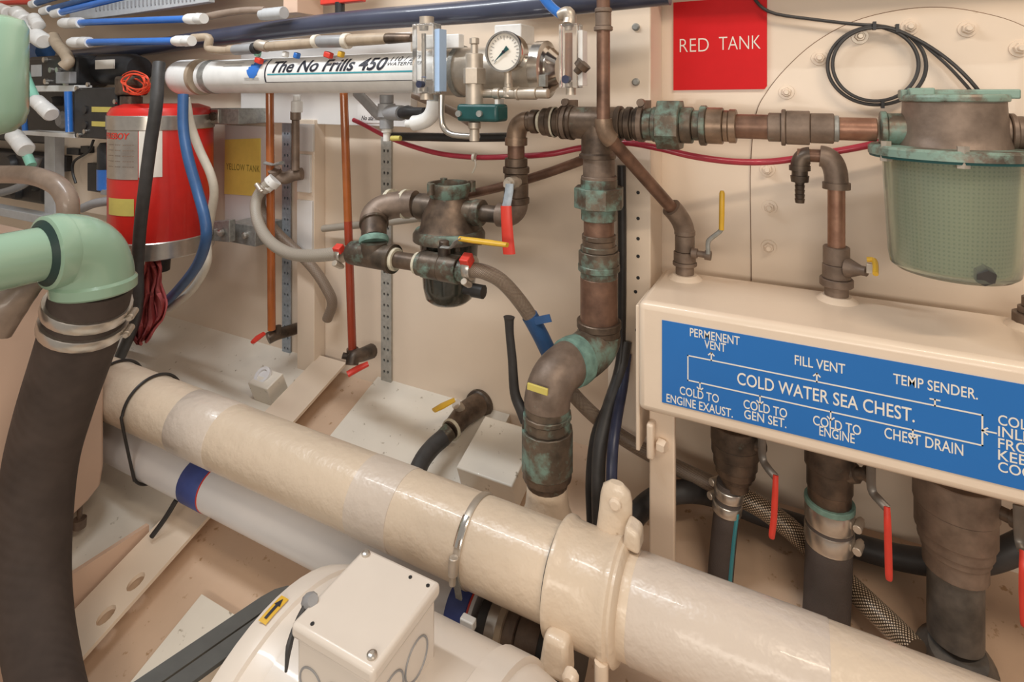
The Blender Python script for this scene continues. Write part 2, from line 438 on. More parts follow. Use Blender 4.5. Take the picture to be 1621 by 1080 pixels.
# ------------------------------------------------------------------ the setting
WY = 1.20
B().box2((-3.4, WY, -1.0), (1.7, WY+.03, 1.3)).struct('wall_back', m_wall)
B().box2((-3.43, -.5, -1.6), (-3.4, WY+.03, 1.3)).struct('wall_left', m_wall)
def slab(x0, x1, y0, y1, h, th):
    return B().prism([(x0, y0, hull(y0, h)), (x0, y1, hull(y1, h)), (x0, y1, hull(y1, h)-th), (x0, y0, hull(y0, h)-th)], (x1-x0, 0, 0))
slab(-3.4, 1.7, -.5, WY, 0, .03).struct('floor', m_hull)
slab(-3.4, -1.215, -.5, WY, .02, .02).struct('trim_1', m_plate)
slab(-1.02, -.62, .84, WY, .02, .02).struct('trim_2', m_plate)
slab(-1.02, -.62, -.5, .695, .02, .02).struct('trim_8', m_plate)
# stringer over the wall and the deckhead at the left
B().box2((-.62, 1.115, .215), (1.7, WY, .25)).struct('trim_7', m_wall, .002)
B().box2((-3.4, 1.02, .325), (-.98, WY, .36)).struct('ceiling', m_wall, .002)
# upright frame post and the broad frame post on the wall
c1 = B().box2((-1.278, 1.158, -.80), (-1.2115, WY, -.07)).struct('trim_3', m_wall, .002)
XA, XB = XU(962, 1.10), XU(1030, 1.10)
c2 = B().box2((XA, 1.10, -.86), (XB, WY, 1.0)).struct('trim_4', m_wall, .003)
for (u, v) in ((1007, 43), (1007, 130)):
    p = P(u, v, 1.10); s = B().lathe(p, p-Vector((0, .006, 0)), [(0, .0075), (.6, .0075), (1, .005)], 14)
    s.lathe(p-Vector((0, .006, 0)), p-Vector((0, .0062, 0)), [(0, .003), (1, .003)], 6); s.to('screw', m_galv, c2, label='grey round-headed screw')
for (u, v) in ((1010, 305), (1010, 346), (1010, 378), (1010, 406), (1010, 440), (1006, 462), (1008, 523), (983, 500)):
    p = P(u, v, 1.0995); B().cyl(p, p+Vector((0, .002, 0)), .0035, 12).to('bolt_hole', m_dark, c2, label='small dark bolt hole')
# frame flange on the hull with two oval holes
def flange():
    ey = Vector((0, 1, HULLS)).normalized(); y0 = .54
    o = Vector((-1.215, y0, hull(y0, .045)))
    L = (WY-.02-y0)/ey.y
    cs = []
    for (u, v) in ((215, 921), (168, 974)):
        q = PH(u, v, .053); cs.append((q.x-o.x, (q.y-y0)/ey.y, .013, .017))
    b = B().holes(o, (1, 0, 0), ey, .10, L, cs, (0, 0, .008))
    o2 = b.to('trim_5', m_cream); o2['kind'] = 'structure'
    w = B().prism([(-1.18, y0, hull(y0)), (-1.18, WY-.02, hull(WY-.02)), (-1.18, WY-.02, hull(WY-.02, .045)), (-1.18, y0, hull(y0, .045))], (.012, 0, 0))
    w.to('web', m_cream, o2)
flange()
# upright web plate left of the flange
q = [PX(*p, -1.222) for p in ((119, 993), (236, 862), (236, 831), (105, 916), (-40, 1000), (-40, 1150))]
B().prism(q, (-.010, 0, 0)).struct('trim_6', m_tank)
# mounting board behind the watermaker
bl, br = P(381, 193, 1.17), P(650, 198, 1.17)
brd = B().box2((bl.x, 1.17, bl.z), (br.x, WY, .16)).thing('mounting_board', m_board, 'white board screwed to the wall behind the white tube and gauge', 'board', bevel=.002)
t = thing('handwritten_note', 'small white card with handwriting under the white tube, right of the amber pipe', 'note', P(583, 192, 1.168))
B().box2(P(566, 194, 1.168), P(604, 166, 1.1695)).to('card', m_white, t)
flat_text(B(), 'No alarm', 572, 598, 190, 1.1675, 7, shear=.3, offset=.01).to('handwriting', m_ink, t)
B().box2(P(356, 356, 1.188), P(428, 200, WY)).thing('backing_board', m_board, 'pale board fixed to the wall behind the yellow sign', 'board')
# yellow sign
t = thing('tank_sign', 'square yellow sign with faint lettering on the wall beside the extinguisher', 'sign', P(384, 308, 1.186))
B().prism([P(*p, 1.186) for p in ((356, 221), (412, 219), (412, 311), (355, 307))], (0, .003, 0)).to('panel', m_yelsign, t)
flat_text(B(), 'YELLOW TANK', 358, 411, 268, 1.1855, 10, offset=.006, spacing=1.1).to('lettering', m_inkf, t)
# red sign
t = thing('tank_sign', 'square red sign with white RED TANK lettering high on the wall', 'sign', P(1140, 142, 1.194))
B().prism([P(*p, 1.194) for p in ((1066, 4), (1214, -8), (1214, 136), (1210, 141), (1066, 143))], (0, .006, 0)).to('panel', m_redsign, t)
b = B(); flat_text(b, 'RED', 1076, 1122, 83, 1.1935, 21, offset=-.012); flat_text(b, 'TANK', 1138, 1204, 79.5, 1.1935, 21, offset=-.012)
b.to('lettering', m_letter, t)
# access cover with its nuts and the dark sealant line round it
root = thing('access_cover', 'large round-topped cream access cover bolted to the wall behind the coiled cable', 'cover', P(1450, 445, 1.19))
ol = [(1190, 600), (1190, 445), (1189, 350), (1189, 260), (1197, 182), (1215, 145), (1245, 108), (1290, 68), (1350, 35), (1420, 17), (1490, 12), (1560, 22), (1621, 42), (1700, 90), (1760, 180), (1775, 300), (1775, 600)]
op = [P(u, v, 1.194) for u, v in ol]
sm = cat_rom(op, 4)
B().prism(sm, (0, .006, 0)).to('cover_plate', m_wall, root)
B().tube([p+Vector((0, .003, 0)) for p in sm[4:]], .0017, 6).to('sealant_bead', m_seal, root, label='thin brown sealant line')
for (u, v) in ((1297, 92), (1245, 146), (1215, 268), (1218, 328), (1217, 391), (1361, 58), (1440, 43), (1531, 46), (1613, 77)):
    p = P(u, v, 1.194); d = Vector((0, -1, 0))
    n = B().lathe(p, p+d*.003, [(0, .014), (1, .0135)], 18).lathe(p+d*.003, p+d*.011, [(0, .0092), (.8, .0092), (1, .008)], 6, rot=u).lathe(p+d*.011, p+d*.018, [(0, .0052), (.8, .0052), (1, .004)], 12)
    n.to('nut', m_wall if u != 1361 else m_nickel, root)
# coiled black cable hung over the cover
pts = [(1188, -14, 1.185), (1202, 8, 1.182), (1228, 22, 1.18), (1290, 31, 1.18), (1350, 38, 1.178), (1400, 42, 1.178)]
def loop(cx, cy, rx, ry, y, a0, a1, n=22): return [(cx+rx*math.cos(math.radians(a0+(a1-a0)*i/n)), cy-ry*math.sin(math.radians(a0+(a1-a0)*i/n)), y) for i in range(n+1)]
pts += loop(1388, 104, 78, 62, 1.176, 72, -270)[1:] + loop(1386, 102, 68, 58, 1.172, 88, -262)[1:] + loop(1390, 103, 76, 60, 1.170, 92, 60, 3)[1:]
pts += [(1462, 68, 1.17), (1500, 94, 1.17), (1535, 127, 1.165), (1560, 160, 1.17), (1585, 205, 1.18), (1600, 260, 1.18)]
root = thing('coiled_cable', 'thin black cable coiled in a ring over the access cover', 'cable', P(1388, 165, 1.17))
B().tube(path(pts, 3), .0031, 8).to('cable', m_blackg, root)
B().tube(path([(1452, 62, 1.172), (1496, 100, 1.172), (1530, 136, 1.17), (1553, 165, 1.172)], 4), .0026, 8).to('cable_tail', m_blackg, root)
for (u, v) in ((1384, 41), (1420, 45), (1397, 165)):
    B().box(P(u, v, 1.173), (.005, .014, .014)).to('cable_tie', m_dark, root)
# ------------------------------------------------------------------ sea chest with its blue sign
CYF, CYB, CZT, CZB = .943, 1.146, -.345, -.529
CX0, CX1 = -.247, .50
chest = thing('sea_chest', 'long cream steel sea chest with a blue and white diagram sign', 'sea chest', ((CX0+CX1)/2, 1.04, CZB))
b = B().box2((CX0, CYF, CZB), (CX1, CYB, CZT)); b.to('body', m_chest, chest, bevel=.012)
B().box2((CX0-.006, CYF+.012, CZB-.075), (CX0+.001, CYF+.10, CZT-.012)).to('end_plate', m_chest, chest, bevel=.002)
B().box2((CX0+.012, .975, -.93), (CX0+.055, .99, CZB+.01)).to('leg', m_chest, chest, bevel=.003)
t0 = P(1034, 665, .972)
tab = B().box2((t0.x-.008, .955, t0.z-.06), (t0.x+.004, .976, t0.z)); tab.to('lug', m_chest, chest, bevel=.004)
p = P(1043, 703, .97); B().lathe(p, p+Vector((.013, -.004, 0)), [(0, .011), (.8, .011), (1, .009)], 6).to('bolt', m_chest, chest)
for u, v in ((1084, 441), (1325, 475), (1632, 515)):
    q = P(u, v, 1.10); q.z = CZT
    B().lathe(q-Vector((0, 0, .003)), q+Vector((0, 0, .008)), [(0, .034), (.35, .031), (.7, .026), (1, .022)], 24).to('weld_collar', m_chest, chest)
SY = CYF-.0015
lt, lb = P(1048, 507, SY), P(1048, 637, SY)
sign = B().box2((lb.x, SY, lb.z), (.45, CYF+.0005, lt.z)).to('sign_plate', m_bluesign, chest, label='blue sign plate')
TY = SY-.0002
def cap(s, u0, u1, vb, h, name='caption'): flat_text(B(), s, u0, u1, vb, TY, h, offset=.008).to(name, m_letter, sign)
cap('PERMENENT', 1092, 1171, 532, 13); cap('VENT', 1115, 1149, 551, 13)
cap('FILL VENT', 1258, 1338, 577, 15); cap('TEMP SENDER.', 1414, 1548, 607, 16)
cap('COLD WATER SEA CHEST.', 1167, 1448, 608, 19, 'title')
cap('COLD TO', 1076, 1138, 624, 13); cap('ENGINE EXAUST.', 1055, 1160, 636, 13)
cap('COLD TO', 1177, 1246, 646, 14); cap('GEN SET.', 1178, 1245, 662, 14)
cap('COLD TO', 1287, 1363, 672, 15); cap('ENGINE', 1297, 1353, 689, 15)
cap('CHEST DRAIN', 1400, 1525, 693, 17)
for i, (s, u1) in enumerate((('COLD', 1643), ('INLET', 1648), ('FROM', 1650), ('KEEL', 1640), ('COOLER', 1680))):
    cap(s, 1580, u1, 672+i*18.5, 16)
def line(a, c, wd=.0016):
    a, c = P(*a, TY), P(*c, TY); d = (c-a).normalized(); n = Vector((-d.z, 0, d.x))*wd/2
    return [a+n, c+n, c-n, a-n]
L = B()
tlz, blz = P(1089, 563, TY).z, P(1089, 602, TY).z
xl, xr = P(1089, 563, TY).x, P(1555, 650, TY).x
def ln(x0, z0, x1, z1, wd=.0019):
    d = Vector((x1-x0, 0, z1-z0)).normalized(); n = Vector((-d.z, 0, d.x))*wd/2; a = Vector((x0, TY-.0002, z0)); c = Vector((x1, TY-.0002, z1))
    L.prism([a+n-d*wd/2, c+n+d*wd/2, c-n+d*wd/2, a-n-d*wd/2], (0, .0003, 0))
for args in ((xl, tlz, xr, tlz), (xl, blz, xr, blz), (xl, tlz, xl, blz), (xr, tlz, xr, blz)): ln(*args)
def arr(u, z, up, horiz=False):
    x = XU(u, TY); s = .012
    if horiz:
        zz = (tlz+blz)/2; ln(xr, zz, xr+.014, zz); ln(xr, zz, xr+.005, zz+.004); ln(xr, zz, xr+.005, zz-.004); return
    z1 = z+(s if up else -s); ln(x, z, x, z1); tip = z1
    k = -.004 if up else .004
    ln(x-.004, tip+k, x, tip); ln(x+.004, tip+k, x, tip)
for u in (1126, 1293): arr(u, tlz, True)
ln(XU(1480, TY), tlz, XU(1480, TY), tlz+.008); ln(XU(1480, TY)-.005, tlz+.008, XU(1480, TY)+.005, tlz+.008)
for u in (1108, 1203, 1315): arr(u, blz, False)
arr(1445, blz, False); arr(0, 0, 0, True)
L.to('diagram', m_letter, sign)

# ------------------------------------------------------------------ the bronze run along the wall
RY, RZ = 1.0, -.052
run = thing('bronze_pipe_run', 'horizontal bronze pipe run of tee, hex union and couplings leading to the large clear-bowled strainer', 'pipe', P(1150, 225, RY))
xt = P(946, 197, RY).x
H(run, 'threaded_union', m_bronze, RY, RZ, [(834, 842, 15), (842, 852, 19), (852, 860, 16), (860, 870, 22), (870, 880, 24)])
H(run, 'tape_seal', m_solder, RY, RZ, [(854, 858, 17.5), (877, 880, 25)])
H(run, 'coupling', m_bronze, RY, RZ, [(880, 889, 22), (889, 893, 27), (893, 903, 24), (903, 909, 28)])
tee = B()
r = 26*S(946, RY)
tee.lathe((XU(908, RY), RY, RZ), (XU(978, RY), RY, RZ), [(0, r), (1, r)], 28)
zb = VZ(946, 250, RY)
tee.lathe((xt, RY, RZ), (xt, RY, zb), [(0, r*.99), (.85, r*.99), (.9, r*1.12), (1, r*1.12)], 28)
tee.to('tee', m_bronze, run)
H(run, 'close_nipple', m_bronze_dk, RY, RZ, [(977, 985, 28), (985, 992, 24), (992, 1001, 27), (1001, 1006, 24), (1006, 1018, 27), (1018, 1022, 23)])
H(run, 'union_end', m_bronze_gr, RY, RZ, [(1021, 1034, 26), (1034, 1044, 28)])
H(run, 'hex_union', m_bronze_gr, RY, RZ, [(1043, 1079, 41)], n=8, rot=.39)
H(run, 'union_tail', m_bronze_gr, RY, RZ, [(1079, 1097, 29), (1097, 1109, 24), (1109, 1119, 32)])
H(run, 'adapter', m_bronze_lt, RY, RZ, [(1119, 1145, 29), (1145, 1154, 25), (1154, 1166, 27)])
H(run, 'pipe', m_copper_dk, RY, RZ, [(1165, 1217, 19.5)])
H(run, 'coupling', m_bronze_br, RY, RZ, [(1216, 1237, 23), (1237, 1244, 29), (1244, 1282, 27), (1282, 1320, 24)])
H(run, 'solder_ring', m_galv, RY, RZ, [(1319, 1328, 21)])
H(run, 'pipe', m_copper, RY, RZ, [(1327, 1388, 18.5)])
# pipe clips on the run
for u in (897, 1016):
    x = XU(u, 1.0); 
    b = B().lathe((x-.004, RY, RZ), (x+.004, RY, RZ), [(0, .032), (1, .032)], 24)
    b.box((x, 1.02, RZ+.034), (.012, .05, .016)); b.cyl((x, 1.0, RZ+.038), (x, .988, RZ+.038), .007, 10)
    b.to('pipe_clip', m_bronze_br, run)

# left leg: elbow, red-handled valve, elbow into the small strainer
leg = thing('ball_valve_pipe', 'bronze pipe leg with a red-handled ball valve dropping from the run to the small strainer', 'pipe', P(817, 355, RY))
xv = P(817, 300, RY).x; zs = P(770, 338, RY).z
b = B(); k = 16*S(817, RY)
b.tube(bez((XU(836, RY), RY, RZ), (xv, RY, RZ), (xv, RY, VZ(817, 222, RY)), 12), k, 20)
b.lathe((xv, RY, VZ(817, 218, RY)), (xv, RY, VZ(817, 230, RY)), [(0, k*1.12), (1, k*1.12)], 22)
b.to('elbow', m_bronze_lt, leg)
V(leg, 'pipe', m_copper_dk, xv, RY, 817, [(228, 254, 13.5)])
V(leg, 'valve_body', m_bronze, xv, RY, 817, [(250, 264, 18), (264, 274, 21), (274, 290, 18.5), (290, 312, 19.5), (312, 322, 21)])
V(leg, 'tape_seal', m_solder, xv, RY, 817, [(318, 322, 18)])
b = B(); b.tube(bez((xv, RY, VZ(817, 320, RY)), (xv, RY, zs), (XU(790, RY), RY, zs), 12), 19*S(817, RY), 20); b.to('elbow', m_bronze_br, leg)
H(leg, 'nipple', m_bronze_dk, RY, zs, [(760, 792, 13.5)])
hp = P(806, 291, .955)
hd = B().lathe(hp+Vector((.004, .03, 0)), hp, [(0, .009), (.4, .009), (.4, .013), (1, .013)], 12).lathe(hp, hp-Vector((0, .009, 0)), [(0, .010), (1, .009)], 6)
hd.to('stem_nut', m_nickel, leg)
lv = B().tube([P(806, 291, .948), P(806, 302, .946), P(801, 330, .94)], .009, 8, flat=.35); lv = lv.to('handle', m_galvb, leg, label='grey lever')
g = B().tube(cat_rom([P(801, 326, .94), P(802, 350, .938), P(804, 380, .938), P(806, 402, .938)], 5), [.0115, .0118, .0125, .0130], 12, flat=.45); g.to('grip', m_redgrip, lv, label='red vinyl grip')

# small strainer
st = thing('strainer', 'small dark bronze sea strainer with a smoked bowl in the middle of the wall', 'strainer', P(712, 478, RY))
xs = P(711, 340, RY).x
def zz(v): return VZ(711, v, RY)
q = S(711, RY)
B().lathe((xs, RY, zz(366)), (xs, RY, zz(312)), [(0, 52*q), (.12, 46*q), (.5, 42*q), (.85, 33*q), (1, 30*q)], 32).to('head', m_bronze, st)
b = B().lathe((xs, RY, zz(318)), (xs, RY, zz(289)), [(0, 26*q), (.25, 30*q), (.5, 33*q), (.9, 35*q), (1, 34*q), (1, 30*q), (.7, 27*q)], 32, cap1=False)
b.lathe((xs, RY, zz(302)), (xs, RY, zz(300)), [(0, 28*q), (1, 28*q)], 32)
for a in (0.6, 2.4, 4.4): b.cyl((xs+36*q*math.cos(a), RY+36*q*math.sin(a), zz(304)), (xs+36*q*math.cos(a), RY+36*q*math.sin(a), zz(287)), 6*q, 10)
b.to('lid', m_bronze_gr, st)
b = B().lathe((xs, RY, zz(378)), (xs, RY, zz(362)), [(0, 57*q), (.6, 57*q), (1, 53*q)], 36); b.to('flange', m_bronze_gr, st)
for a in range(6):
    an = a*math.pi/3+.3; c = Vector((xs+50*q*math.cos(an), RY+50*q*math.sin(an), zz(385)))
    B().lathe(c, c+Vector((0, 0, .012)), [(0, .006), (1, .006)], 6).to('flange_nut', m_bronze_dk, st)
H(st, 'port', m_bronze_dk, RY, zs, [(655, 664, 16), (664, 690, 21)])
H(st, 'port', m_bronze_gr, RY, zs, [(738, 752, 18), (752, 764, 21)])
B().lathe((xs, RY, zz(478)), (xs, RY, zz(374)), [(0, 18*q), (.02, 30*q), (.08, 37*q), (.25, 41*q), (1, 47*q)], 32).to('bowl', m_smoke, st)
p = P(752, 460, .985); B().lathe(p-Vector((.03, 0, 0)), p+Vector((.02, 0, 0)), [(0, .011), (.5, .011), (.5, .014), (1, .014)], 10).to('drain_plug', m_black, st)

# large strainer
sx = P(1508, 250, RY).x; q = S(1508, RY)
def z2(v): return VZ(1508, v, RY)
big = thing('strainer', 'large sea strainer with a greenish clear bowl hanging at the right above the sea chest', 'strainer', (sx, RY, z2(430)))
B().lathe((sx, RY, z2(238)), (sx, RY, z2(150)), [(0, 82*q), (.08, 74*q), (.3, 70*q), (.7, 67*q), (.95, 66*q), (1, 62*q)], 40).to('head', m_bronze_br, big)
H(big, 'port', m_bronze_gr, RY, RZ, [(1393, 1403, 30), (1403, 1448, 27)])
H(big, 'port', m_bronze_br, RY, RZ, [(1560, 1596, 27), (1596, 1606, 31), (1606, 1680, 27)])
b = B().lathe((sx, RY, z2(161)), (sx, RY, z2(149)), [(0, 70*q), (.7, 71*q), (1, 68*q)], 40)
b.box((sx+.004, RY, z2(149)), (.134, .03, .013)); b.box((sx-.04, RY-.02, z2(146)), (.03, .02, .012))
b.to('lid', m_bronze_vg, big, bevel=.002)
b = B().lathe((sx, RY, z2(246)), (sx, RY, z2(231)), [(0, 114*q), (.75, 114*q), (1, 110*q)], 48)
b.to('flange', m_bronze_vg, big)
for a in range(6):
    an = a*math.pi/3+.45; c = Vector((sx+104*q*math.cos(an), RY+104*q*math.sin(an), z2(255)))
    B().lathe(c, c+Vector((0, 0, .028)), [(0, .008), (.7, .008), (.7, .007), (1, .007)], 6).to('flange_bolt', m_nickel, big)
bw = B().lathe((sx, RY, z2(428)), (sx, RY, z2(243)), [(0, 40*q), (.0, 76*q), (.03, 83*q), (.12, 86*q), (1, 95*q), (1, 91*q), (.12, 82*q), (.05, 78*q), (.04, 40*q)], 48)
bw = bw.to('bowl', m_bowl, big, label='greenish clear bowl')
B().lathe((sx, RY, z2(418)), (sx, RY, z2(247)), [(0, 74*q), (1, 82*q)], 48).to('basket', m_basket, bw, label='perforated strainer basket')
p = P(1556, 426, .935); B().lathe(p+Vector((-.01, .05, .012)), p+Vector((.002, -.008, -.010)), [(0, .009), (.55, .009), (.55, .0125), (1, .012)], 6).to('drain_plug', m_blackg, big)

B().lathe((sx, RY, z2(250)), (sx, RY, z2(245)), [(0, 112*q), (1, 113*q)], 48).to('gasket', m_greenb, big, label='dark gasket under the flange')
# riser from the tee down to the standpipe valve
rs = thing('bronze_riser', 'upright bronze riser with a green-stained union below the tee, ending in a double elbow', 'pipe', P(950, 560, RY))
xr_ = P(948, 300, RY).x
V(rs, 'nipple', m_bronze_br, xr_, RY, 946, [(250, 280, 25), (278, 284, 28)])
V(rs, 'union_collar', m_bronze_gr, xr_, RY, 948, [(283, 299, 29)])
V(rs, 'union_nut', m_bronze_gr, xr_, RY, 948, [(296, 328, 40)], n=8, rot=.2)
V(rs, 'union_tail', m_bronze_gr, xr_, RY, 948, [(327, 348, 28)])
V(rs, 'pipe', m_copper_dk, xr_, RY, 949, [(346, 374, 24)])
V(rs, 'coupling', m_bronze, xr_, RY, 949, [(371, 379, 27), (379, 389, 26)])
V(rs, 'hex_coupling', m_bronze_gr, xr_, RY, 950, [(388, 397, 29), (397, 424, 32)], n=10)
V(rs, 'collar', m_bronze_gr, xr_, RY, 950, [(418, 428, 33), (428, 441, 29)])
V(rs, 'pipe', m_copper_dk, xr_, RY, 950, [(438, 512, 29.5)])
V(rs, 'collar', m_bronze, xr_, RY, 950, [(507, 518, 35), (518, 532, 33)])
XS, YS = P(866, 700, .87).x, .87
top = Vector((xr_, RY, VZ(950, 528, RY))); z0 = (VZ(950, 572, RY)+VZ(868, 572, .87))/2
mid = Vector(((xr_+XS)/2, (RY+YS)/2, z0)); bot = Vector((XS, YS, VZ(866, 642, .87)))
B().tube(bez(top, (xr_, RY, z0), mid, 12), .040, 24).to('elbow', m_bronze_gr, rs)
B().lathe(mid-(mid-Vector((XS, YS, z0))).normalized()*.014, mid+(mid-Vector((XS, YS, z0))).normalized()*.014, [(0, .0415), (.5, .0425), (1, .041)], 26).to('collar', m_verd, rs)
B().tube(bez(mid, (XS, YS, z0), bot, 14), .0385, 24).to('elbow', m_bronze_br, rs)
p = P(851, 616, .8315); B().box(p, (.036, .004, .011), Matrix.Rotation(.06, 3, 'Y')).to('tape_label', m_yellab, rs, bevel=.001, label='strip of yellow label tape')

# standpipe valve
sv = thing('standpipe_valve', 'stout green-stained bronze valve with a long black lever on a cream standpipe', 'valve', (XS, YS, hull(YS)))
V(sv, 'valve_cap', m_bronze_gr, XS, YS, 866, [(640, 654, 36)], n=24)
V(sv, 'valve_body', m_bronze_gr, XS, YS, 866, [(652, 660, 39), (660, 676, 37), (676, 742, 41)], n=14)
V(sv, 'tail_nut', m_bronze, XS, YS, 866, [(740, 754, 39), (754, 766, 33)], n=20)
zt = VZ(866, 762, YS)
B().lathe((XS, YS, hull(YS)-.01), (XS, YS, zt), [(0, .075), (.62, .070), (.70, .060), (.76, .046), (.84, .037), (.92, .0345), (1, .034)], 28).to('standpipe', m_pipe, sv, label='cream painted standpipe')
p = P(832, 668, .86); B().cyl(p, p+Vector((.03, 0, 0)), .014, 14).to('stem', m_bronze_dk, sv)
B().tube(cat_rom([P(832, 668, .86), P(826, 650, .86), P(815, 622, .86), P(811, 570, .86), P(807, 530, .86), P(806, 508, .86), P(806, 502, .86)], 5), [.0095, .0105, .009, .008, .0075, .0085, .0105], 12, flat=.8).to('lever', m_black, sv)

# copper vent pipe in front of the tee running down to the sea chest
vp = thing('vent_pipe', 'slim copper vent pipe angling down to a yellow-handled valve on the sea chest', 'pipe', P(1084, 432, 1.10))
VY = .93; xv2 = P(955, 100, VY).x; e = S(955, VY)
B().cyl((xv2, VY, VZ(955, 195, VY)), (xv2, VY, .40), 10.5*e, 20).to('pipe', m_copper_dk, vp)
V(vp, 'coupling', m_bronze_br, xv2, VY, 955, [(13, 20, 13.5), (20, 42, 12.5), (42, 49, 15)])
d0, d1 = P(968, 222, .94), P(1068, 335, 1.085)
B().tube(bez((xv2, VY, VZ(955, 188, VY)), (xv2, VY, VZ(955, 212, VY)), d0, 10), 14*e, 20).to('elbow', m_bronze_lt, vp)
B().tube([d0+(d0-d1)*.02, d1], [10.5*e, 11*e], 20).to('pipe', m_copper_dk, vp)
xva = P(1084, 400, 1.10).x
B().tube(bez(d1+(d0-d1)*.06, P(1083, 350, 1.10), (xva, 1.10, VZ(1084, 370, 1.10)), 10), 15.5*S(1084, 1.1), 20).to('elbow', m_bronze_br, vp)
V(vp, 'valve_body', m_bronze_br, xva, 1.10, 1084, [(364, 372, 16), (372, 398, 15), (398, 414, 17), (414, 420, 18.5), (420, 434, 14)])
p = P(1095, 400, 1.085); B().lathe(p, p+Vector((.034, -.002, -.001)), [(0, .009), (.3, .009), (.3, .006), (.7, .006), (.7, .009), (1, .009)], 12).to('stem', m_bronze_br, vp)
hd = B().tube(cat_rom([P(1121, 402, 1.07), P(1121, 384, 1.07), P(1126, 377, 1.07), P(1140, 366, 1.07), P(1142, 358, 1.07)], 4), .004, 8).to('handle', m_galv, vp, label='bent grey lever')
B().tube([P(1142, 364, 1.07), P(1142.5, 340, 1.07), P(1143, 306, 1.07), P(1143, 302, 1.07)], [.0045, .0048, .0048, .003], 10).to('grip', m_yellow, hd, label='yellow vinyl grip')

# fill pipe with hose barb
fp = thing('fill_pipe', 'short copper fill pipe with an open hose barb standing on the sea chest', 'pipe', P(1323, 468, 1.10))
y = 1.10; xf = P(1324, 350, y).x; e = S(1324, y)
V(fp, 'pipe', m_copper, xf, y, 1324, [(296, 394, 12.5)])
V(fp, 'valve_body', m_bronze_br, xf, y, 1323, [(390, 418, 19), (418, 440, 20), (440, 452, 24), (452, 468, 17)])
ze = VZ(1300, 247, y)
B().tube(bez((xf, y, VZ(1324, 290, y)), (xf, y, ze), (XU(1298, y), y, ze), 12), 17*e, 20).lathe((xf, y, VZ(1324, 299, y)), (xf, y, VZ(1324, 289, y)), [(0, 20*e), (1, 20*e)], 22).to('elbow', m_bronze_br, fp)
B().cyl((XU(1262, y), y, ze), (XU(1302, y), y, ze), 10.5*e, 18).to('nipple', m_copper_dk, fp)
xb = XU(1266, y); b = B()
b.tube(bez((XU(1282, y), y, ze), (xb, y, ze), (xb, y, VZ(1266, 268, y)), 10), 14*e, 18)
b.lathe((xb, y, VZ(1266, 262, y)), (xb, y, VZ(1266, 288, y)), [(0, 16*e), (.3, 16*e), (.32, 12*e), (.6, 12*e), (.62, 14*e), (1, 13*e)], 12).to('elbow', m_bronze_dk, fp)
pr = []
for i in range(5): pr += [(i/5, 7.6*e), ((i+.9)/5, 6.6*e)]
B().lathe((xb, y, VZ(1266, 286, y)), (xb, y, VZ(1266, 322, y)), pr, 16).to('hose_barb', m_bronze_dk, fp)
p = P(1342, 424, 1.09); p2 = P(1372, 430, 1.075)
B().lathe(p, p2, [(0, .017), (.3, .013), (.7, .008), (1, .008)], 14).to('stem', m_bronze_br, fp)
hd = B().box(P(1378, 425, 1.07), (.012, .006, .016)).to('handle', m_nickel, fp, bevel=.001)
B().tube(cat_rom([P(1372, 411, 1.07), P(1383, 412, 1.068), P(1386, 420, 1.05), P(1386, 434, 1.03)], 4), .0042, 8).to('grip', m_yellow, hd, label='yellow vinyl grip')

# sender fitting at the right edge
sf = thing('sender_fitting', 'bronze sender fitting on the sea chest at the right edge of the photo', 'fitting', P(1632, 515, 1.10))
V(sf, 'body', m_bronze_br, P(1632, 500, 1.10).x, 1.10, 1632, [(470, 486, 12), (486, 496, 17), (496, 512, 24)], n=12)
hose('sender_cable', m_black, [(1610, 250, 1.0), (1612, 300, 1.02), (1617, 350, 1.04), (1626, 400, 1.08), (1632, 475, 1.10)], 4.5, 'black cable hanging from the large strainer at the right edge', 'cable')
# ------------------------------------------------------------------ outlets under the sea chest
def outlet(name, label, segs, u, y, handle, grp='ball valve outlets under the sea chest'):
    x = P(u, 700, y).x
    t = thing(name, label, 'valve', (x, y, -.80), grp)
    for (nm, mt, sg, n) in segs: V(t, nm, mt, x, y, u, sg, n)
    if handle:
        (s0, s1, pts, gr) = handle
        a, b_ = P(*s0), P(*s1)
        B().lathe(a, b_, [(0, .016), (.35, .014), (.4, .009), (.8, .009), (.8, .012), (1, .012)], 12).to('stem', m_bronze_dk, t)
        h = B().tube(cat_rom([P(*p) for p in pts], 4), .0062, 8, flat=.35).to('handle', m_lever, t, label='bent grey lever')
        B().tube(cat_rom([P(*p) for p in gr], 4), [.0042, .0048, .0050, .0049, .004], 10, flat=.85).to('grip', m_redgrip, h, label='red vinyl grip')
    return t, x
Y1 = 1.04
t, x = outlet('outlet_valve', 'smallest bronze outlet valve under the chest, nearest its left leg, with a red handle',
    [('valve_body', m_bronze_dk, [(670, 700, 37), (700, 718, 36), (718, 736, 33)], 22), ('tail', m_bronze, [(734, 748, 30), (748, 757, 25), (757, 772, 20)], 20)],
    1164, Y1, ((1180, 705, 1.03), (1208, 705, 1.02), [(1206, 690, 1.01), (1207, 725, 1.01), (1216, 742, 1.0), (1228, 756, .995)], [(1228, 752, .995), (1227, 780, .99), (1225, 820, .99), (1222, 846, .99), (1222, 852, .99)]))
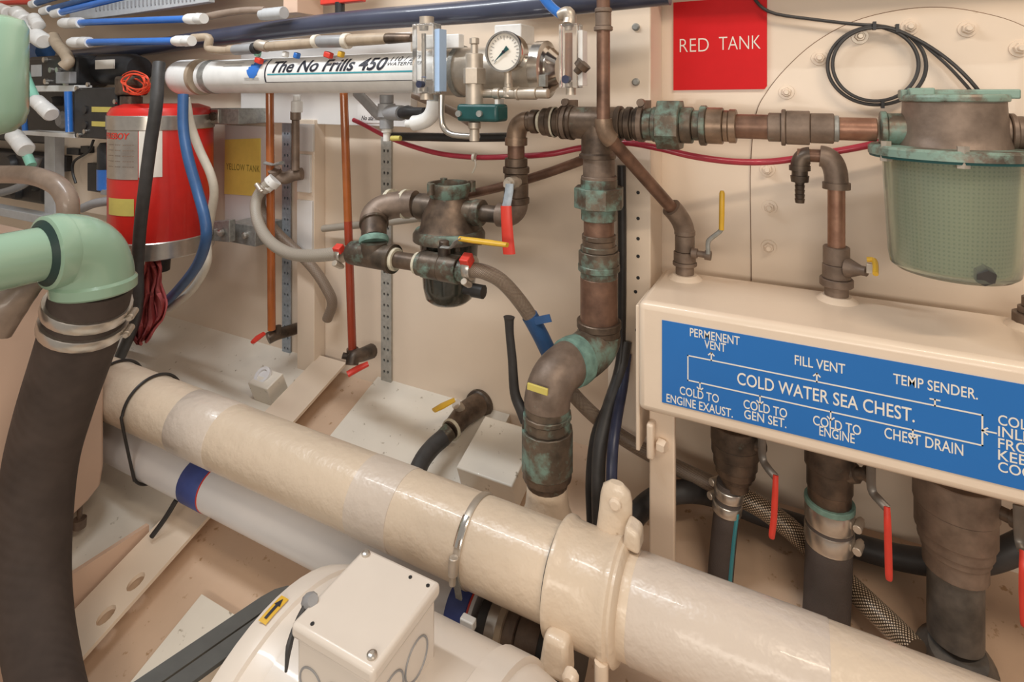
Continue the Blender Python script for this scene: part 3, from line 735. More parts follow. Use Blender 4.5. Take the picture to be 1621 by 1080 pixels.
def clamp(root, c, d, r, wd=.011, ang=0.0, mat=None, gap=.001):
    c = Vector(c); d = Vector(d).normalized()
    B().lathe(c-d*wd/2, c+d*wd/2, [(0, r), (.1, r+gap), (.9, r+gap), (1, r)], 28).to('band', mat or m_steel, root)
    up = Vector((0, 0, 1)) if abs(d.z) < .9 else Vector((0, -1, 0))
    n = (up-d*up.dot(d)).normalized(); b2 = d.cross(n); q = n*math.cos(ang)+b2*math.sin(ang); tg = d.cross(q)
    p = c+q*(r+.006)
    B().cyl(p-tg*.012, p+tg*.012, .0065, 10, .001).cyl(p+tg*.012, p+tg*.017, .005, 6).to('screw_housing', m_nickel, root)
def hclamp(label, c, d, r, wd=.011, ang=0.0, grp='steel hose clamps', mat=None):
    t = thing('hose_clamp', label, 'hose clamp', c, grp); clamp(t, c, d, r, wd, ang, None)
    if mat:
        c = Vector(c); B().box(c+Vector((0, -r*.5, r*.75)), (.019, r*1.0, r*.9), Matrix.Rotation(.5, 3, 'X')).to('tape_tab', mat, t, bevel=.002, label='red tape tab')
    return t
e = S(1164, Y1)
h1 = [P(1155, 764, Y1), P(1152, 800, Y1), P(1146, 850, Y1), P(1140, 920, Y1), P(1136, 1000, Y1)]
t = thing('outlet_hose', 'grey-black hose with a teal stripe below the smallest outlet valve', 'hose', h1[-1])
B().tube(cat_rom(h1, 6), 19.5*e, 20).to('hose', m_rubber2, t)
B().tube(cat_rom([p+Vector((15*e, -12.5*e, 0)) for p in h1[1:]], 6), .0035, 8).to('stripe', m_teal, t, label='teal stripe')
d = h1[1]-h1[0]
hclamp('upper steel clamp on the teal-striped hose', P(1154, 779, Y1), d, 21.5*e, .017, 2.2)
hclamp('lower steel clamp on the teal-striped hose', P(1151, 801, Y1), d, 21.5*e, .017, 2.2)
t, x = outlet('outlet_valve', 'middle bronze outlet valve under the chest, with a red handle to its right',
    [('valve_body', m_bronze_dk, [(700, 738, 36), (738, 772, 33)], 22), ('tail', m_bronze, [(770, 792, 31)], 20), ('tail_ring', m_verd, [(790, 799, 36)], 24)],
    1313, Y1, ((1345, 748, 1.03), (1378, 752, 1.015), [(1379, 735, 1.0), (1380, 775, 1.0), (1392, 792, .99), (1405, 806, .985)], [(1404, 802, .985), (1405, 830, .98), (1406, 870, .98), (1407, 910, .98), (1407, 918, .98)]))
e = S(1313, Y1)
h2 = [P(1313, 796, Y1), P(1312, 860, Y1), P(1310, 930, Y1), P(1306, 1010, Y1)]
B().tube(cat_rom(h2, 6), 33.5*e, 28).thing('outlet_hose', m_rubber2, 'wide black hose below the middle outlet valve', 'hose')
hclamp('upper steel clamp on the wide black outlet hose', P(1313, 812, Y1), (0, 0, 1), 34.5*e, .030, 1.3)
hclamp('lower steel clamp on the wide black outlet hose', P(1312.5, 846, Y1), (0, 0, 1), 34.5*e, .028, 1.3)
t, x = outlet('outlet_valve', 'largest bronze outlet valve under the right part of the chest',
    [('valve_body', m_bronze_br, [(750, 800, 56), (800, 842, 54), (842, 860, 50)], 26), ('tail_nut', m_bronze_br, [(860, 872, 46), (872, 900, 43)], 26), ('pipe', m_greybr, [(898, 1010, 37)], 28)],
    1512, Y1, ((1560, 800, 1.03), (1612, 825, 1.01), [(1612, 800, 1.0), (1614, 850, 1.0), (1617, 866, .995), (1620, 874, .99)], [(1620, 872, .99), (1620, 900, .98), (1620, 940, .98), (1622, 985, .98), (1623, 992, .98)]))
e = S(1512, Y1)
zf = hull(Y1)
hn = Vector((0, -HULLS, 1)).normalized(); q = Vector((x, Y1, zf-.004))
B().lathe(q, q+hn*.045, [(0, 54*e), (.4, 54*e), (.6, 48*e), (1, 38*e)], 32).to('pipe_base', m_greybr, t)

# ------------------------------------------------------------------ hoses along the foot of the wall
def rib(name, mat, pts, px, label, cat, un=14, k=6, thin=None):
    return hose(name, mat, pts, px, label, cat, None, un, k)
t = thing('braided_hose', 'long reinforced hose curving from the small valve down behind the elbow to the lower right', 'hose', P(1200, 805, 1.1))
pts = [(744, 428, .905), (765, 430, .91), (795, 446, .93), (828, 484, .96), (852, 524, .98), (873, 566, 1.0), (898, 612, 1.02), (930, 648, 1.04), (970, 682, 1.06), (1015, 711, 1.07), (1066, 738, 1.09), (1140, 772, 1.105), (1200, 800, 1.10), (1250, 836, 1.095)]
ps = path(pts, 5)
B().tube(ps[:56], 11.5*S(850, .98), 16).to('upper_length', m_braidb, t, label='brownish reinforced length')
low = ps[55:]+path([(1250, 836, 1.095), (1310, 893, 1.095), (1370, 952, 1.045), (1420, 1000, 1.01), (1450, 1032, .985)], 5)[1:]
B().tube(low, 16.5*S(1300, 1.09), 18).to('lower_length', m_braid, t, label='gold and black braided length')
# blue tape flag on it
t = thing('tape_flag', 'blue tape label wrapped round the reinforced hose', 'tape label', P(860, 545, .97))
i0 = ps[17:29]
B().tube(i0, 12.9*S(850, .98), 16).to('wrap', m_bluetape if False else m_bluehose, t)
p = P(859, 506, .962); B().box(p, (.034, .002, .014), Matrix.Rotation(-.35, 3, 'Y')).to('flag', m_bluehose, t)
b = B()
for i_, (k, h) in enumerate(((20, .0045), (22, .0035), (24, .005), (26, .0045))):        # illegible pen strokes
    c = ps[k]-ps[k].normalized()*.0150; tg = (ps[k+1]-ps[k]).normalized(); sd_ = tg.cross(ps[k].normalized())
    b.tube([c+tg*(h*.7*math.cos(a_))+sd_*(h*math.sin(a_)) for a_ in [i_+5*j/8 for j in range(9)]], .0007, 5)
b.to('pen_marks', m_pen, t)
hose('drain_hose', m_blackg, [(985, 850, 1.0), (1010, 812, 1.03), (1040, 788, 1.06), (1085, 778, 1.08), (1130, 785, 1.13), (1200, 812, 1.14), (1280, 838, 1.14), (1380, 872, 1.14), (1470, 890, 1.13), (1550, 888, 1.12), (1621, 862, 1.12), (1690, 820, 1.15)], 17, 'thick black hose lying along the foot of the wall behind the outlet valves', 'hose', n=16)
hose('cable', m_black, [(984, 262, 1.085), (985, 400, 1.085), (984, 520, 1.085), (980, 580, 1.07), (962, 640, 1.04), (942, 690, 1.01), (934, 760, .99), (936, 830, .97)], 7, 'black cable running down behind the bronze riser, leftmost at its foot', 'cable', n=10)
hose('cable', m_blackg, [(990, 540, 1.09), (982, 590, 1.07), (964, 645, 1.03), (951, 700, .99), (947, 760, .97), (949, 840, .95)], 11, 'thick charcoal cable at the foot of the riser beside the navy one', 'cable', n=10)
hose('cable', m_navyhose, [(992, 560, 1.09), (986, 610, 1.06), (977, 660, 1.01), (970, 710, .97), (968, 770, .945), (970, 850, .935)], 9, 'shiny navy cable behind the saddle clamp', 'cable', n=12)

# ------------------------------------------------------------------ big cream pipe, its bands, saddle and clamp
PY, PZ, PR = .76, -.69, .0605
bp = thing('big_pipe', 'thick cream painted pipe running diagonally across the whole floor', 'pipe', (-.6, PY, PZ-PR))
n = 60; xs_ = [-2.3+(3.1)*i/n for i in range(n+1)]
B().tube([(x, PY, PZ) for x in xs_], PR, 40).to('pipe', m_pipe, bp)
for (ua, ub) in ((283, 345), (566, 630), (1000, 1315)):
    B().lathe((XU(ua, .735), PY, PZ), (XU(ub, .735), PY, PZ), [(0, PR), (.01, PR+.0009), (.99, PR+.0009), (1, PR)], 40).to('painted_band', m_band, bp, label='greyer painted band')
sd = thing('saddle_clamp', 'cream painted saddle clamp with lugs round the big pipe', 'clamp', (-.26, PY, PZ-PR))
xa, xc = -.310, -.212
rr = PR+.010
B().lathe((xa, PY, PZ), (xc, PY, PZ), [(0, PR), (0, rr+.003), (.02, rr+.004), (.08, rr+.0035), (.14, rr), (.30, rr-.001), (.55, rr-.001), (.76, rr), (.80, rr+.0025), (.86, rr+.003), (.90, rr), (.94, rr+.001), (.97, rr-.002), (1, PR)], 48).to('ring', m_pipe, sd)
B().lathe((xa-.004, PY, PZ), (xa, PY, PZ), [(0, PR), (0, PR+.004), (1, PR+.004)], 40).to('gasket', m_blackg, sd, label='dark rubber gasket edge')
B().tube([(-.243, .795, -.645), (-.241, .798, -.61), (-.240, .80, -.582), (-.2395, .80, -.568), (-.239, .80, -.560)], [.027, .025, .0235, .020, .010], 20, flat=.55).to('lug', m_pipe, sd)
p = P(975, 796, .79); B().lathe(p+Vector((0, .004, 0)), p-Vector((0, .008, 0)), [(0, .009), (.8, .009), (1, .006)], 10).to('bolt', m_cream, sd)
B().prism([(-.222, .765, -.625), (-.198, .765, -.628), (-.198, .765, -.600), (-.218, .765, -.592)], (0, .03, 0)).to('lug', m_pipe, sd, bevel=.006)
B().prism([(-.30, .675, -.70), (-.268, .675, -.70), (-.262, .665, -.745), (-.305, .665, -.745)], (0, .03, 0)).to('lug', m_pipe, sd, bevel=.007)
p = P(905, 1068, .66); B().lathe(p, p-Vector((0, .012, 0)), [(0, .010), (.7, .010), (1, .006)], 10).to('bolt', m_cream, sd)
B().cyl((-.228, .695, -.752), (-.228, .695, -.72), .009, 10).to('bolt', m_cream, sd)
cl = thing('hose_clamp', 'long steel hose clamp tightened round the big pipe', 'hose clamp', (-.45, PY, PZ))
B().lathe((-.456, PY, PZ), (-.444, PY, PZ), [(0, PR+.0012), (.1, PR+.002), (.9, PR+.002), (1, PR+.0012)], 44).to('band', m_nickel, cl)
def ringp(a, r): return Vector((-.45, PY+r*math.cos(a), PZ+r*math.sin(a)))
arc = [ringp(math.radians(a), PR+.0035) for a in range(118, 158, 4)]
B().tube(arc, .0062, 8, flat=.3).to('thread', m_chrome, cl)
a, c = ringp(math.radians(163), PR+.008), ringp(math.radians(184), PR+.008)
B().cyl(a, c, .0072, 12, .001).cyl(c, c+(c-a).normalized()*.012, .005, 8).to('screw_housing', m_nickel, cl)
B().box(ringp(math.radians(205), PR+.003), (.010, .003, .05), Matrix.Rotation(.25, 3, 'X')).to('tail', m_galv, cl)

# white pipe below with tape
WYc, WZc, WR = .768, -.815, .044
xe = XU(748, .74)
wp = thing('white_pipe', 'smooth white plastic pipe running under the big cream pipe', 'pipe', (-1.2, WYc, WZc-WR))
B().tube([(-2.3+(xe+2.3)*i/20, WYc, WZc) for i in range(21)], WR, 36).to('pipe', m_pvc, wp)
def onp(u): return XU(u, .735)
for (ua, ub, lab) in ((286, 317, 'left blue tape band round the white pipe'), (706, 737, 'right blue tape band on the white pipe, behind the motor box')):
    t = thing('tape_band', lab, 'tape', (onp(ua), WYc, WZc), 'blue tape bands on the white pipe')
    B().lathe((onp(ua), WYc, WZc), (onp(ub), WYc, WZc), [(0, WR), (.03, WR+.0012), (.97, WR+.0012), (1, WR)], 36).to('tape', m_bluetape, t)
    B().lathe((onp(ub), WYc, WZc), (onp(ub)+.0035, WYc, WZc), [(0, WR), (.1, WR+.0007), (.9, WR+.0007), (1, WR)], 36).to('edge_stripe', m_redgrip, t, label='thin red edge')
fit = thing('pipe_coupling', 'row of dark couplings at the end of the white pipe beneath the saddle clamp', 'coupling', (XU(800, .735), WYc, WZc-WR))
H2 = lambda nm, mt, ua, ub, r: B().lathe((onp(ua), WYc, WZc), (onp(ub), WYc, WZc), [(0, r-.002), (.06, r), (.94, r), (1, r-.002)], 32).to(nm, mt, fit)
H2('rubber_ring', m_black, 757, 770, WR+.006); H2('steel_band', m_steel, 769, 786, WR+.004); H2('rubber_ring', m_tan, 785, 795, WR+.006)
H2('sleeve', m_bronze_br, 794, 812, WR); H2('sleeve', m_bronze_br, 812, 850, WR-.004); H2('rubber_end', m_black, 849, 905, WR+.003)
p = P(741, 986, .70); B().box(p, (.022, .012, .014)).thing('cable_clip', m_white, 'small white clip beside the right blue tape', 'clip', bevel=.002)

# black cords tied round both pipes
def cord(u, label, full):
    x = XU(u, .76); pts = []
    for a in range(100, -100, -12) if False else []: pass
    r1, r2 = PR+.004, WR+.004
    for a in range(-10, 200, 14): pts.append((x-.0, PY+r1*math.cos(math.radians(a)), PZ+r1*math.sin(math.radians(a))))
    if full:
        for a in range(190, 372, 14): pts.append((x-.004, WYc+r2*math.cos(math.radians(a)), WZc+r2*math.sin(math.radians(a))))
    else:
        for a in range(214, 350, 14): pts.append((x, PY+r1*math.cos(math.radians(a)), PZ+r1*math.sin(math.radians(a))))
    return B().tube(cat_rom(pts, 3, True), .0032, 8, closed=True).thing('cord', m_black, label, 'cord', 'black cords tied round the pipes')
cord(242, 'black cord looped round the cream pipe and the white pipe', True)
cord(182, 'black cord round the cream pipe only, beside the dark fabric hose', False)
hose('cord_tail', m_black, [(279, 792, .735), (262, 820, .72), (240, 850, .70)], 4, 'loose end of black cord hanging below the white pipe to the frame', 'cord', n=8)

# small seacock on the hull with its hose
sc = thing('hull_valve', 'small bronze hull valve with a yellow handle and short dark hose behind the big pipe', 'valve', P(745, 690, 1.12))
f0 = P(760, 640, 1.198)
B().lathe(f0, f0-Vector((0, .018, 0)), [(0, .036), (.5, .036), (1, .028)], 24).to('flange', m_bronze_dk, sc)
b0, b1, b2 = P(757, 641, 1.18), P(735, 655, 1.13), P(712, 682, 1.07)
B().tube([b0, b1, b2], [.027, .026, .020], 18).to('valve_body', m_bronze, sc)
B().tube([b2, P(700, 695, 1.05)], .019, 16).to('tail', m_bronze_gr, sc)
B().tube([P(716, 679, 1.08), P(713, 682, 1.073)], .024, 16).to('ring', m_solder, sc)
p = P(722, 640, 1.10); B().cyl(P(732, 650, 1.12), p, .011, 10).to('stem', m_nickel, sc)
B().tube([P(720, 633, 1.09), P(700, 643, 1.07), P(687, 650, 1.05)], [.008, .011, .009], 10, flat=.45).to('handle', m_yellow, sc, label='yellow handle')
B().tube(cat_rom([P(702, 693, 1.05), P(685, 708, 1.02), P(668, 730, .98), P(655, 760, .94)], 5), .0185, 16).to('hose', m_blackg, sc)

# blocks on the floor plates
def slope_block(name, label, c, sx, sy, sz, mat):
    M = Matrix.Rotation(math.atan(HULLS), 3, 'X')
    return thing(name, label, 'block', c), M
c = PH(425, 630, .02); t, M = slope_block('anchor_block', 'small cream block with a round boss on the floor behind the big pipe', c, 0, 0, 0, None)
B().box(c+Vector((.0, .0, .03)), (.075, .055, .06), M).to('block', m_plate, t, bevel=.003)
q = c+Vector((-.0, -.028, .035)); d = M @ Vector((0, -1, 0))
q = c+Vector((-.012, -.006, .058)); d = M @ Vector((0, -.4, 1)).normalized()
B().lathe(q, q+d*.010, [(0, .024), (.8, .023), (.8, .015), (.3, .014)], 20).to('boss', m_pvc, t)
c = PH(792, 752, .02)
slope = slope_block('ballast_block', 'plain pale block on the floor behind the big pipe, left of the standpipe', c, 0, 0, 0, None)
B().box(c+Vector((0, 0, .03)), (.13, .13, .07), slope[1]).to('block', m_plate, slope[0], bevel=.003)
# ------------------------------------------------------------------ electric motor with terminal box and belts
MY, MZ, MR = .51, -.819, .175
mo = thing('electric_motor', 'cream electric motor with a square terminal box in the foreground', 'motor', (-.42, MY, MZ-MR))
B().lathe((-.545, MY, MZ), (-.31, MY, MZ), [(0, MR), (1, MR)], 56).to('housing', m_motor, mo)
B().lathe((-.606, MY, MZ), (-.54, MY, MZ), [(0, .09), (0, .165), (.1, .176), (.35, MR+.006), (.55, MR+.006), (.6, MR+.002), (.9, MR+.002), (1, MR)], 56).to('end_bell', m_motor, mo)
B().lathe((-.33, MY, MZ), (-.19, MY, MZ), [(0, MR), (.02, MR+.004), (.25, MR+.004), (.27, MR-.002), (.6, MR-.012), (1, .10)], 56).to('end_bell', m_motor, mo)
# feet to the hull
for x in (-.55, -.36): B().box2((x-.03, MY-.12, hull(MY-.12)-.01), (x+.03, MY+.10, MZ-MR+.03)).to('foot', m_motor, mo, bevel=.004)
bx0, bx1, by0, by1, bz = -.488, -.374, .433, .550, -.565
tb = B().box2((bx0+.004, by0+.004, bz-.10), (bx1-.004, by1-.004, bz-.014)).to('terminal_box', m_motor, mo, bevel=.006)
ld = B().box2((bx0, by0, bz-.016), (bx1, by1, bz)).to('box_lid', m_motor, mo, bevel=.005)
for (x, y, r) in ((bx0+.010, by1-.010, .0052), (bx1-.012, by0+.012, .0052)):
    B().lathe((x, y, bz-.001), (x, y, bz+.004), [(0, r), (.7, r), (1, r*.6)], 14).lathe((x, y, bz+.002), (x, y, bz+.0042), [(0, .0022), (1, .0022)], 6).to('screw', m_steel, ld, label='bright round-headed screw')
for (x, y) in ((bx1-.035, by1-.012), (bx1-.010, by1-.012), (bx0+.022, by0+.010)):
    B().cyl((x, y, bz-.001), (x, y, bz+.0008), .0022, 10).to('screw_hole', m_dark, ld, label='tiny dark screw hole')
def rim(c, ax, r, nm='knockout'):
    c = Vector(c); ax = Vector(ax)
    u_ = Vector((0, 0, 1)); v_ = ax.cross(u_)
    pts = [c+(u_*math.cos(a)+v_*math.sin(a))*r for a in [2*math.pi*k/28 for k in range(28)]]
    B().tube(pts, .0011, 6, closed=True).to(nm, m_grey, tb)
for x in (bx0+.026, bx0+.062, bx0+.096): rim((x, by0+.0035, bz-.055), (0, -1, 0), .015)
for y in (by0+.032, by0+.075): rim((bx1-.0035, y, bz-.055), (1, 0, 0), .020)
B().lathe((bx0-.012, by0+.034, bz-.010), (bx0+.004, by0+.028, bz+.004), [(0, .0065), (.3, .0085), (.7, .0085), (1, .006)], 10).to('cable_gland', m_grey, mo)
B().tube(cat_rom([(bx0-.004, by0+.026, bz-.004), (bx0-.006, by0+.014, bz-.014), (bx0-.005, by0+.003, bz-.030), (bx0-.004, by0-.002, bz-.052)], 4), [.004, .0025, .0035, .0015], 8).to('cable_lug', m_blackg, mo, label='dark crusted cable lug')
B().lathe((-.53, .58, MZ+MR-.02), (-.53, .575, MZ+MR+.012), [(0, .02), (.8, .016), (1, .010)], 14).to('lifting_boss', m_motor, mo)
# rotation arrow label on the end bell
def onbell(s, x, r=MR+.0075): a = s; return Vector((x, MY+r*math.cos(a), MZ+r*math.sin(a)))
b = B(); xl_, xr_2 = -.590, -.577
a0, a1 = math.radians(90), math.radians(101); N = 8
st_ = [onbell(a0+(a1-a0)*i/N, xl_) for i in range(N+1)]; en_ = [onbell(a0+(a1-a0)*i/N, xr_2) for i in range(N+1)]
b._add(st_+en_, [(i, i+1, N+2+i, N+1+i) for i in range(N)])
lb_ = b.to('arrow_label', m_yellow, mo, label='yellow label with a black arrow')
b = B(); r_ = MR+.0082
s2 = [onbell(math.radians(93.5+6*i/6), -.5855, r_) for i in range(7)]; e2 = [onbell(math.radians(93.5+6*i/6), -.5815, r_) for i in range(7)]
b._add(s2+e2, [(i, i+1, 8+i, 7+i) for i in range(6)])
b._add([onbell(math.radians(94), -.5882, r_), onbell(math.radians(94), -.5788, r_), onbell(math.radians(91), -.5835, r_)], [(0, 1, 2)])
b.to('arrow', m_ink, lb_)
# pulley and belts
pr_ = .120
B().lathe((-.668, MY, MZ), (-.608, MY, MZ), [(0, .04), (0, pr_), (.08, pr_), (.25, pr_-.014), (.46, pr_), (.54, pr_), (.75, pr_-.014), (.92, pr_), (1, pr_), (1, .04)], 40).to('pulley', m_cream, mo)
def belt(x, label):
    r0, wd, th = pr_+.003, .024, .009
    far = Vector((0, -.10, -.60)); c = Vector((0, MY, MZ)); rf = .17
    fc = Vector((0, .02, -.76))
    # open loop round two wheels: the motor pulley and the driven wheel nearer the camera
    d = fc-c; L = d.length; ang = math.atan2(d.z, d.y); off = math.asin((rf-r0)/L)
    pts = []
    t1 = ang-math.pi/2-off; t2 = ang+math.pi/2+off
    for i in range(17): a = t1+((t2-2*math.pi)-t1)*0+(i/16)*((t2)-(t1)); pts.append((0, c, r0, a))
    path_ = []
    a_s, a_e = ang+math.pi/2+off, ang+math.pi*1.5-off+2*0
    for i in range(17): a = a_s+(a_e-a_s)*i/16; path_.append((c.y+r0*math.cos(a), c.z+r0*math.sin(a), a))
    b_s, b_e = ang-math.pi/2-off, ang+math.pi/2+off
    for i in range(17): a = b_s+(b_e-b_s)*i/16; path_.append((fc.y+rf*math.cos(a), fc.z+rf*math.sin(a), a))
    vs = []
    for (y, z, a) in path_:
        ny, nz_ = math.cos(a), math.sin(a)
        vs += [(x-wd/2, y+ny*th, z+nz_*th), (x+wd/2, y+ny*th, z+nz_*th), (x+wd*.32, y, z), (x-wd*.32, y, z)]
    m_ = len(path_); fs = []
    for i in range(m_):
        j = (i+1) % m_
        for k in range(4): fs.append((i*4+k, i*4+(k+1) % 4, j*4+(k+1) % 4, j*4+k))
    b = B(); b._add(vs, fs); return b.thing('drive_belt', m_belt, label, 'belt', 'drive belts on the motor pulley')
belt(-.651, 'left of the two grey-black drive belts in front of the motor')
belt(-.624, 'right drive belt, the one next to the motor housing')
# ------------------------------------------------------------------ foreground at the left: tank, green elbow, fabric hose
TX = -1.36
f = [PX(165, 470, TX), PX(165, 735, TX), PX(160, 768, TX), PX(100, 832, TX)]
prof = [(.70, -.33), f[1].yz[:], f[2].yz[:], f[3].yz[:]]
nearz = f[3].z-(f[3].y-.15)*.55
pts = [(TX, .70, -.33), (TX, f[1].y, f[1].z), (TX, f[2].y, f[2].z), (TX, (f[2].y*2+f[3].y)/3-.0, (f[2].z*2+f[3].z)/3-.006), (TX, f[3].y, f[3].z), (TX, .15, nearz), (TX, .15, -.33)]
tk = thing('tank', 'tall flat-sided beige tank behind the fabric hose at the left edge', 'tank', (TX-.2, .5, nearz))
B().prism(pts, (-.5, 0, 0)).to('shell', m_tank, tk, bevel=.006)
p = PX(126, 822, TX-.03); B().lathe(p+Vector((0, 0, .03)), p-Vector((0, 0, .018)), [(0, .005), (.6, .005), (.6, .013), (1, .012)], 14).to('drain_plug', m_bronze_br, tk, label='brown drain plug')
GX, GZ = -1.142, -.268
ge = thing('green_pipe', 'pale green pipe with a large elbow in the left foreground', 'pipe', (GX, .55, -.40))
B().tube([(GX, .12, GZ), (GX, .512, GZ)], .045, 32).to('pipe', m_green, ge)
el = bez((GX, .505, GZ), (GX, .572, GZ), (GX, .572, GZ-.075), 18)
B().tube(el, .062, 36).to('elbow', m_green, ge)
B().lathe((GX, .494, GZ), (GX, .524, GZ), [(0, .055), (.1, .062), (.8, .0635), (1, .062)], 36).to('socket', m_green, ge)
B().lathe((GX, .572, GZ-.088), (GX, .572, GZ-.064), [(0, .062), (.15, .066), (.8, .066), (1, .062)], 36).to('socket_rim', m_green, ge)
B().lathe((GX, .487, GZ), (GX, .496, GZ), [(0, .047), (1, .058)], 36).to('gasket', m_gask, ge, label='dark green sealant')
hp = [Vector((GX, .572, GZ-.07)), P(137, 495, .572), P(124, 540, .570), P(86, 655, .555), P(63, 750, .54), P(54, 880, .52), P(58, 985, .50), P(76, 1085, .48), P(98, 1170, .46)]
hs = B().tube(cat_rom(hp, 8), [.062, .064, .064, .061, .058, .0545, .0515, .047, .044], 36)
hs.thing('exhaust_hose', m_rubber, 'thick dark fabric-wrapped hose curving down from the green elbow', 'hose')
d = hp[2]-hp[0]
hclamp('upper wide steel clamp just under the green elbow', P(139, 484, .572), d, .069, .021, -2.3)
hclamp('lower wide steel clamp on the fabric-wrapped hose', P(133, 511, .571), d, .069, .020, -2.3)
hose('edge_strip', m_tan, [(106, 905, .62), (112, 960, .60), (120, 1020, .58), (132, 1100, .55)], 7, 'thin tan hose just behind the fabric-wrapped hose', 'hose')
hose('bent_pipe', m_brownpipe, [(-60, 275, .60), (0, 276, .61), (50, 278, .62), (88, 292, .625), (106, 316, .63), (108, 345, .63), (108, 380, .63)], 15, 'brown pipe bending down behind the green elbow', 'pipe', n=20)
b = B().tube(cat_rom([P(72, 436, .51), P(42, 454, .49), P(14, 482, .47), P(-14, 525, .45)], 5), [.012, .024, .030, .030], 16)
b.thing('flexible_duct', m_brownpipe, 'brown hose end sticking out under the green pipe at the left edge', 'hose')
gt = B().lathe(P(-12, 214, .55), P(-12, 24, .55), [(0, .012), (.03, .035), (.10, .052), (.2, .058), (.9, .058), (.97, .05), (1, .03)], 32)
gt.thing('green_vessel', m_green, 'rounded pale green vessel at the top left edge', 'vessel')
# ------------------------------------------------------------------ fire bottle and what hangs by it
EY = 1.0; ex = P(257, 300, EY).x; e = S(257, EY); ER = 72*e
def ez(v): return VZ(257, v, EY)
fb = thing('fire_extinguisher', 'large red fire extinguisher bottle strapped to the wall', 'fire extinguisher', (ex, EY, ez(398)))
B().lathe((ex, EY, ez(398)), (ex, EY, ez(164)), [(0, ER*.75), (.03, ER*.96), (.06, ER), (.94, ER), (.975, ER*.93), (1, ER*.70)], 48).to('bottle', m_red, fb)
def strap(v0, v1, nm, mat):
    return B().lathe((ex, EY, ez(v1)), (ex, EY, ez(v0)), [(0, ER+.001), (.05, ER+.003), (.95, ER+.003), (1, ER+.001)], 48).to(nm, mat, fb)
strap(181, 203, 'strap', m_steel); strap(368, 394, 'strap', m_steel)
B().lathe((ex-.02, EY, ez(430)), (ex-.02, EY, ez(400)), [(0, .03), (1, .034)], 18).to('bottom_valve', m_dark, fb, label='black bottom valve')
def patch(ua, ub, va, vb, nm, mat, dr, parent=None):
    # piece of the bottle's curved face between two photo columns
    def ang(u):
        k = max(-.999, min(.999, (u-257)/72.0)); return math.asin(k)
    base = -math.pi/2+math.atan2(SN*.0, 1)-.0
    view = math.atan2(-EY, -ex)           # towards the camera
    N = 14; r = ER+dr; vs = []
    for i in range(N+1):
        a = view+ang(ua+(ub-ua)*i/N)
        for v in (va, vb): vs.append((ex+r*math.cos(a), EY+r*math.sin(a), ez(v)))
    b = B(); b._add(vs, [(2*i, 2*i+2, 2*i+3, 2*i+1) for i in range(N)]); return b.to(nm, mat, parent or fb)
pl = patch(187, 227, 203, 274, 'label_plate', m_steel, .0012)
patch(228, 257, 203, 271, 'instruction_label', m_letter, .0012)
tg = patch(190, 222, 302, 327, 'inspection_tag', m_yellab, .0012)
def bottle_text(s, ua, ub, v, cap_, nm, mat, par, **kw):
    view = math.atan2(-EY, -ex); vs, fs = sliced(*glyphs(s, **kw), 0, 14); r = ER+.0020; out = []
    a0 = math.asin(max(-.999, (ua-257)/72)); a1 = math.asin((ub-257)/72)
    for q in vs:
        a = view+a0+(a1-a0)*q.x; out.append((ex+r*math.cos(a), EY+r*math.sin(a), ez(v)+q.y*cap_*e))
    b = B(); b._add(out, fs); return b.to(nm, mat, par)
bottle_text('FIREBOY', 187, 217, 215, 9, 'lettering', m_redgrip, pl, shear=.2, offset=.02)
for i in range(5): bottle_text('MMMM MMM MMMMM'.replace('M', '-'), 190, 222, 226+i*8, 3, 'small_print', m_brownpipe, pl)
vt = thing('trigger_head', 'brown trigger head on top of the fire extinguisher', 'valve head', (ex-.07, EY, ez(168)))
p = P(208, 136, .95)
B().box(p, (.085, .05, .055)).to('head', m_bronze, vt, bevel=.008)
B().cyl(p-Vector((0, 0, .03)), p-Vector((0, 0, .07)), .028, 18).to('neck', m_bronze_dk, vt)
B().cyl(p+Vector((.03, -.02, .01)), p+Vector((.07, -.02, .012)), .014, 14).to('outlet', m_bronze_dk, vt)
b = B()
pts = []
for k in range(7):
    w0, h0 = 12+random.random()*21, 8+random.random()*13
    cu0, cv0 = 212+random.uniform(-6, 6), 133+random.uniform(-4, 4)
    for (fx, fy) in ((-1, -.6), (-.3, -1), (.5, -.9), (1, -.3), (.9, .7), (.1, 1), (-.7, .8), (-1.05, .1)):
        pts.append(P(cu0+fx*w0+random.uniform(-3, 3), cv0+fy*h0+random.uniform(-2, 2), .885+.012*k+random.uniform(-.004, .004)))
b.tube(cat_rom(pts, 4), .0021, 6); b.thing('wire_coil', m_orange, 'tangle of bright orange-red wire above the fire extinguisher', 'wire')
# wall brackets
br = thing('strap_bracket', 'dark steel bracket fixing the lower strap to the wall, below the yellow sign', 'bracket', P(370, 392, 1.1))
B().prism([P(*p, 1.10) for p in ((362, 352), (404, 358), (404, 391), (362, 383))], (0, .095, 0)).to('plate', m_galv, br, bevel=.002)
B().prism([P(*p, 1.06) for p in ((322, 352), (363, 349), (363, 384), (322, 380))], (0, .02, 0)).to('strap_end', m_galv, br, bevel=.002)
for (u, v) in ((334, 368), (352, 368), (390, 372)):
    p = P(u, v, 1.058 if u < 380 else 1.10); B().lathe(p, p-Vector((0, .012, 0)), [(0, .010), (.7, .010), (1, .006)], 10).to('bolt', m_steel, br)
br = thing('strap_bracket', 'grey bracket of the upper strap under the white tube end cap', 'bracket', P(345, 198, 1.1))
B().prism([P(*p, 1.08) for p in ((302, 172), (378, 172), (378, 197), (302, 197))], (0, .12, 0)).to('plate', m_galv, br, bevel=.002)
